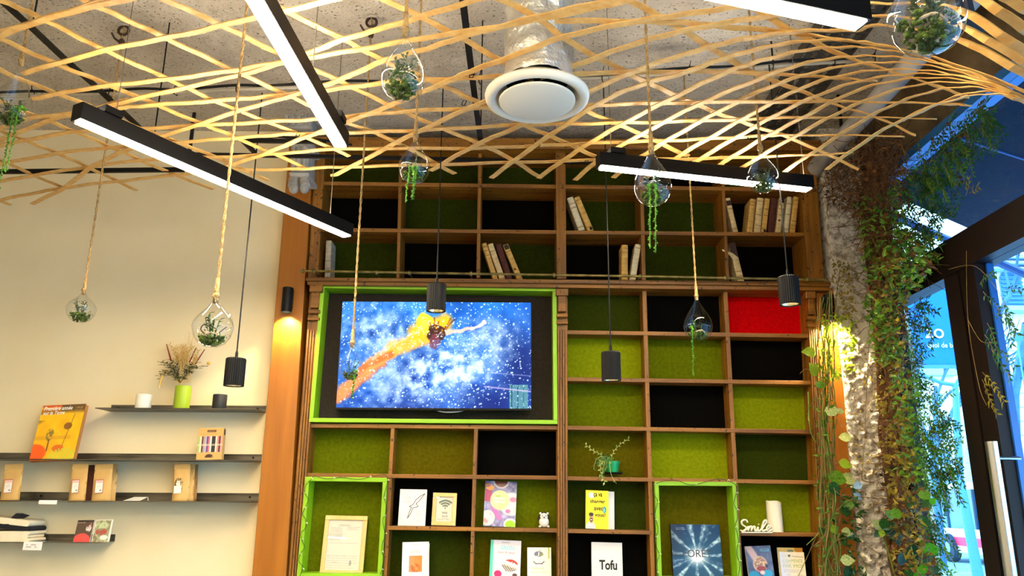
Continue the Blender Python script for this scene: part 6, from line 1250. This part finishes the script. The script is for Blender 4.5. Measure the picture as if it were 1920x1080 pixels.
leaves('green_leaves', root, LV1, 700, [(1605, 380), (1690, 340), (1700, 430), (1745, 480), (1730, 530), (1690, 560), (1650, 560), (1622, 500)], .034, 1.74); leaves('green_leaves', root, LV1, 420, [(1622, 560), (1680, 560), (1690, 680), (1640, 680)], .036, 1.74); leaves('green_leaves', root, LV1, 260, [(1670, 700), (1710, 690), (1740, 900), (1690, 900)], .036, 1.74)
# --- jasmine hanging on the glass
jr = thing('jasmine_vine', 'thin leafed green vine spreading over the shop window glass', 'vine', (1.87, 3.6, 1.6))
JP = [(1690, 590), (1715, 565), (1725, 600), (1722, 650), (1728, 700), (1745, 720), (1770, 790), (1800, 880), (1765, 900), (1755, 960), (1770, 1000), (1760, 1060), (1715, 1060), (1712, 900), (1700, 760), (1690, 660)]
def spray(par, P, n_, mt, L, X, steps=7, dz=-.02, nm='sprays'):
    b = MB()
    for k in range(n_):
        x, y = sample(P); p = PX(x, y, X + rnd.uniform(-.03, .02)); d = Vector((0, -rnd.uniform(.2, 1), rnd.uniform(-1, .4))).normalized(); pts = [p]
        for q in range(steps): d = (d + Vector((rnd.uniform(-.06, .04), rnd.uniform(-.25, .25), dz * 3 + rnd.uniform(-.15, .1)))).normalized(); pts.append(pts[-1] + d * L * .8)
        b.cur = 0; b.tube(pts, .0011, 3, False); b.cur = 1
        for q, pt in enumerate(pts[1:]):
            for s in (1, -1): sd = Vector((rnd.uniform(-.5, .3), s * .7 * -d.z, s * .7 * d.y)) + d * .8; b.leaf(pt, sd, (-1, rnd.uniform(-.4, .4), rnd.uniform(-.2, .5)), L * rnd.uniform(.8, 1.4), L * .36)
    o = b.build(nm, [VST, mt], par); o['kind'] = 'stuff'; return o
spray(jr, JP, 120, LV2, .026, 1.86); spray(jr, JP, 60, LV1, .026, 1.85); spray(jr, [(1700, 555), (1735, 570), (1735, 600), (1710, 610)], 7, LV2, .03, 1.86)
spray(jr, [(1660, 390), (1770, 400), (1745, 470), (1660, 470)], 60, LV2, .026, 1.86); spray(jr, [(1655, 400), (1690, 400), (1740, 470), (1690, 500), (1640, 480)], 50, LV1, .028, 1.85)
b = MB()
for (pts) in ([(1778, 505), (1830, 500), (1880, 560), (1884, 590)], [(1812, 470), (1815, 600), (1835, 720), (1850, 760)], [(1815, 600), (1840, 640), (1870, 640)]): b.tube(smooth_path([PX(x, y, 1.86) for x, y in pts], 6), .0012, 4, False)
b.build('runner', VST, jr)
spray(jr, [(1830, 530), (1885, 530), (1885, 590), (1840, 590)], 7, LV2, .026, 1.87); spray(jr, [(1840, 600), (1870, 600), (1875, 660), (1850, 660)], 4, LV2, .028, 1.87); spray(jr, [(1840, 690), (1850, 690), (1850, 720), (1840, 720)], 2, LV3, .028, 1.84)
# --- foliage along the fanlight
fr = thing('fanlight_vine', 'dark green vine trailing along the top of the fanlight', 'vine', (1.87, 3.2, 2.9))
FP = [(1655, 340), (1700, 295), (1760, 245), (1830, 190), (1862, 205), (1830, 262), (1790, 300), (1760, 340), (1750, 390), (1700, 370)]
spray(fr, FP, 95, LV2, .026, 1.86); spray(fr, [(1660, 345), (1760, 270), (1800, 250), (1780, 310), (1720, 380)], 36, LV1, .025, 1.85); spray(fr, [(1740, 290), (1850, 240), (1860, 300), (1780, 370)], 10, LV2, .022, 1.87, 4)
o = leaves('withered_leaves', fr, DRL, 50, FP, .03, 1.85, .02); spray(fr, [(1790, 310), (1800, 310), (1800, 330), (1790, 330)], 2, DRL, .03, 1.86, 3); spray(fr, [(1808, 355), (1818, 355), (1818, 370), (1808, 370)], 2, LV3, .028, 1.86, 3)
# --- pothos and ivy in front of the orange pier and the plaster
def wall_pt(x, y): return PY(x, y, 3.935 - rnd.uniform(0, .08))
pv = thing('pothos_vine', 'tangle of bare stems and yellow green leaves hanging down the right pier', 'vine', PY(1550, 560, 3.9))
for k in range(16):
    x0 = rnd.uniform(1534, 1556); pts = [wall_pt(x0 + 12 * ((y - 560) / 520) + rnd.uniform(-6, 6) + 7 * math.sin(y * .013 + k), y) for y in range(545 + 12 * (k % 7), 1110, 38)]
    MB().tube(smooth_path(pts, 4), rnd.uniform(.0016, .0034), 5, False).build('stem', (VST, VSG)[k % 2], pv, smooth=True)
for pts, r_ in (([(1512, 1022), (1545, 990), (1570, 955), (1600, 935)], .0022), ([(1497, 1080), (1525, 1018), (1548, 960)], .0016), ([(1524, 1025), (1548, 1000), (1545, 960), (1530, 920), (1538, 880)], .002), ([(1555, 1030), (1590, 1020), (1620, 1055), (1622, 1075), (1600, 1076)], .0022), ([(1560, 870), (1590, 868), (1612, 880), (1618, 900), (1640, 905)], .002), ([(1545, 860), (1566, 920), (1600, 930), (1660, 935)], .002), ([(1515, 735), (1517, 780), (1520, 810), (1530, 830)], .003), ([(1530, 745), (1516, 770), (1518, 800)], .0025),
                ([(1578, 800), (1563, 760), (1560, 700), (1562, 640), (1568, 560), (1575, 505)], .002), ([(1540, 495), (1560, 525), (1590, 545), (1625, 560)], .0016), ([(1600, 515), (1640, 505)], .0022), ([(1630, 620), (1622, 800), (1616, 900)], .0016), ([(1628, 720), (1640, 690), (1655, 640)], .0014), ([(1600, 650), (1640, 720), (1620, 780)], .0014), ([(1500, 700), (1512, 692), (1530, 700)], .0016), ([(1546, 1080), (1552, 1040), (1575, 1000)], .0024), ([(1538, 1080), (1560, 1020), (1600, 1010), (1650, 1040)], .002), ([(1570, 1080), (1576, 1030), (1566, 980), (1560, 930)], .0022)):
    MB().tube(smooth_path([wall_pt(x, y) for x, y in pts], 6), r_, 5, False).build('stem', VSG if r_ > .002 else VST, pv, smooth=True)
def ivy_at(x, y): return wall_pt(x, y)
leaves('small_leaves', pv, LVY, 240, [(1536, 590), (1600, 590), (1600, 700), (1560, 720), (1535, 700)], .030, fn=ivy_at); leaves('small_leaves', pv, LV1, 320, [(1532, 700), (1556, 700), (1566, 900), (1575, 1090), (1538, 1090), (1530, 850)], .026, fn=ivy_at); leaves('small_leaves', pv, LV3, 160, [(1560, 490), (1600, 490), (1604, 600), (1566, 600)], .026, fn=ivy_at); leaves('small_leaves', pv, LV3, 150, [(1590, 640), (1650, 640), (1660, 1000), (1605, 1000)], .022, fn=ivy_at); leaves('small_leaves', pv, LV2, 120, [(1570, 910), (1610, 910), (1625, 1090), (1570, 1090)], .04, fn=ivy_at)
def big_leaf(mt, L, Wd, kind):   # heart or oval shaped leaf blade, lying along +Y with its face to +Z
    prof = {'heart': [(0, 0), (.16, .34), (.34, .48), (.55, .44), (.78, .24), (1, 0)], 'oval': [(0, 0), (.12, .2), (.32, .42), (.55, .5), (.8, .34), (1, 0)], 'round': [(0, 0), (.08, .28), (.3, .5), (.6, .52), (.88, .3), (1, 0)]}[kind]; b = MB()
    for i, (t_, w_) in enumerate(prof): b.v += [Vector((-w_ * Wd, t_ * L, .06 * L * w_ * 2 - .15 * L * t_ * t_)), Vector((0, t_ * L, -.15 * L * t_ * t_)), Vector((w_ * Wd, t_ * L, .06 * L * w_ * 2 - .15 * L * t_ * t_))]
    for i in range(len(prof) - 1):
        for c in (0, 1): a = i * 3 + c; b.f.append((a, a + 1, a + 4, a + 3)); b.mi.append(0)
    me = b.mesh('leaf', mt, smooth='all'); return me
_lm = {}
def put_leaf(par, x, y, dx, dy, L, mt, kind, face=(0, -1, .35), pt=None, ratio=.8):
    key = (mt.name, kind)
    if key not in _lm: _lm[key] = big_leaf(mt, 1.0, ratio, kind)
    p = pt if pt is not None else wall_pt(x, y); d = (RT * dx - UP * dy + Vector((0, -.25, 0))).normalized(); n_ = Vector(face).normalized(); sx = d.cross(n_).normalized(); n_ = sx.cross(d)
    o = bpy.data.objects.new('leaf', _lm[key]); COL.objects.link(o); mm = Matrix((sx, d, n_)).transposed().to_4x4() @ Matrix.Scale(L, 4); mm.translation = p - Vector(par['_o']); o.parent = par; o.matrix_local = mm; return o
px2m = 4.0 * .97 / FPX
for x, y, dx, dy, L, mt, kd in ((1530, 662, -1, -.1, 30, LVY, 'heart'), (1532, 705, -.6, -1, 30, LVY, 'heart'), (1528, 722, .8, .0, 22, LV1, 'heart'), (1545, 772, .9, -.1, 30, LVC, 'heart'), (1566, 770, 1, .1, 16, LVC, 'oval'), (1550, 625, .2, -.8, 20, LVY, 'heart'), (1600, 632, 0, .8, 18, LVY, 'heart'), (1560, 690, .4, .8, 18, LVY, 'oval'), (1572, 866, .9, .3, 26, LVY, 'heart'), (1550, 892, .9, .2, 36, LV1, 'oval'), (1578, 890, .9, .6, 30, LVC, 'heart'), (1555, 905, .6, .8, 30, LV2, 'heart'), (1572, 820, 1, .0, 24, LVC, 'oval'),
                                 (1580, 950, .9, -.3, 24, LV1, 'heart'), (1575, 955, .8, .3, 22, LV2, 'heart'), (1556, 985, .5, .6, 20, LVY, 'heart'), (1577, 995, .8, .2, 22, LVC, 'heart'), (1575, 1050, .9, .0, 26, LVC, 'heart'), (1585, 1060, .3, .9, 26, LV2, 'oval'), (1545, 785, -.2, 1, 18, LV1, 'oval'), (1600, 915, .8, -.5, 18, mat('pale_blue_leaf', hx(120, 160, 200), rough=.5), 'oval'), (1600, 925, .7, .5, 18, mat('pale_blue_leaf', hx(120, 160, 200), rough=.5), 'oval'), (1603, 1000, -.7, .3, 18, mat('pale_blue_leaf', hx(120, 160, 200), rough=.5), 'oval'), (1545, 1000, -.6, -.6, 16, LV2, 'heart')):
    put_leaf(pv, x, y, dx, dy, L * px2m, mt, kd)
# --- rubbery leaved plants at the foot of the pier and by the window
rp2 = thing('peperomia_plant', 'plant with thick dark rosette leaves in front of the plaster pier', 'plant', PY(1655, 1000, 3.75)); Lp = lambda x, y: PY(x, y, 3.72)
MB().tube(smooth_path([PY(1690, 1120, 3.78), PY(1670, 1050, 3.76), Lp(1653, 994)], 5), .004, 6).build('stem', VSG, rp2)
for dx, dy, L, m_ in ((-.8, -.7, 24, LVC), (.3, -1, 22, LV2), (1, -.5, 26, LVT), (.9, .5, 36, LVT), (-.7, .7, 20, LVT), (-.1, .3, 16, LVY)): put_leaf(rp2, 0, 0, dx, dy, L * px2m * .95, m_, 'oval', pt=Lp(1653, 992), ratio=.62)
rb = thing('round_leaf_plant', 'plant with round glossy bright green leaves by the window foot', 'plant', PX(1720, 1080, 1.71)); Wp = lambda x, y: PX(x, y, 1.71 + rnd.uniform(-.04, .02))
for pts in ([(1715, 1120), (1722, 1075), (1712, 1040), (1708, 1025)], [(1720, 1120), (1728, 1060), (1730, 1034)], [(1725, 1120), (1735, 1075)]): MB().tube(smooth_path([PX(x, y, 1.71) for x, y in pts], 5), .003, 5).build('stem', VSG, rb, smooth=True)
for x, y, dx, dy, L, mt in ((1730, 1032, 1, -.15, 26, LVB), (1727, 1075, .3, -1, 18, LVB), (1742, 1070, .9, -.3, 17, LVT), (1708, 1048, .2, -1, 28, LVT), (1694, 1060, -.2, -1, 26, LVT), (1700, 1080, .3, -.6, 24, LV2), (1722, 1045, .6, .6, 22, LV2), (1700, 950, .6, -.6, 24, LV2), (1720, 975, .9, .2, 22, LV2), (1715, 1088, .6, -.6, 20, LVB), (1690, 1020, -.4, -.6, 24, LVT), (1690, 960, -.9, .2, 22, LV1), (1745, 945, .5, -.8, 12, LVB), (1722, 930, .8, -.2, 20, LV1), (1730, 955, .6, -.6, 18, LV2), (1676, 970, -.8, -.5, 20, LV1)):
    put_leaf(rb, 0, 0, dx, dy, L * px2m * .93, mt, 'round', pt=Wp(x, y))
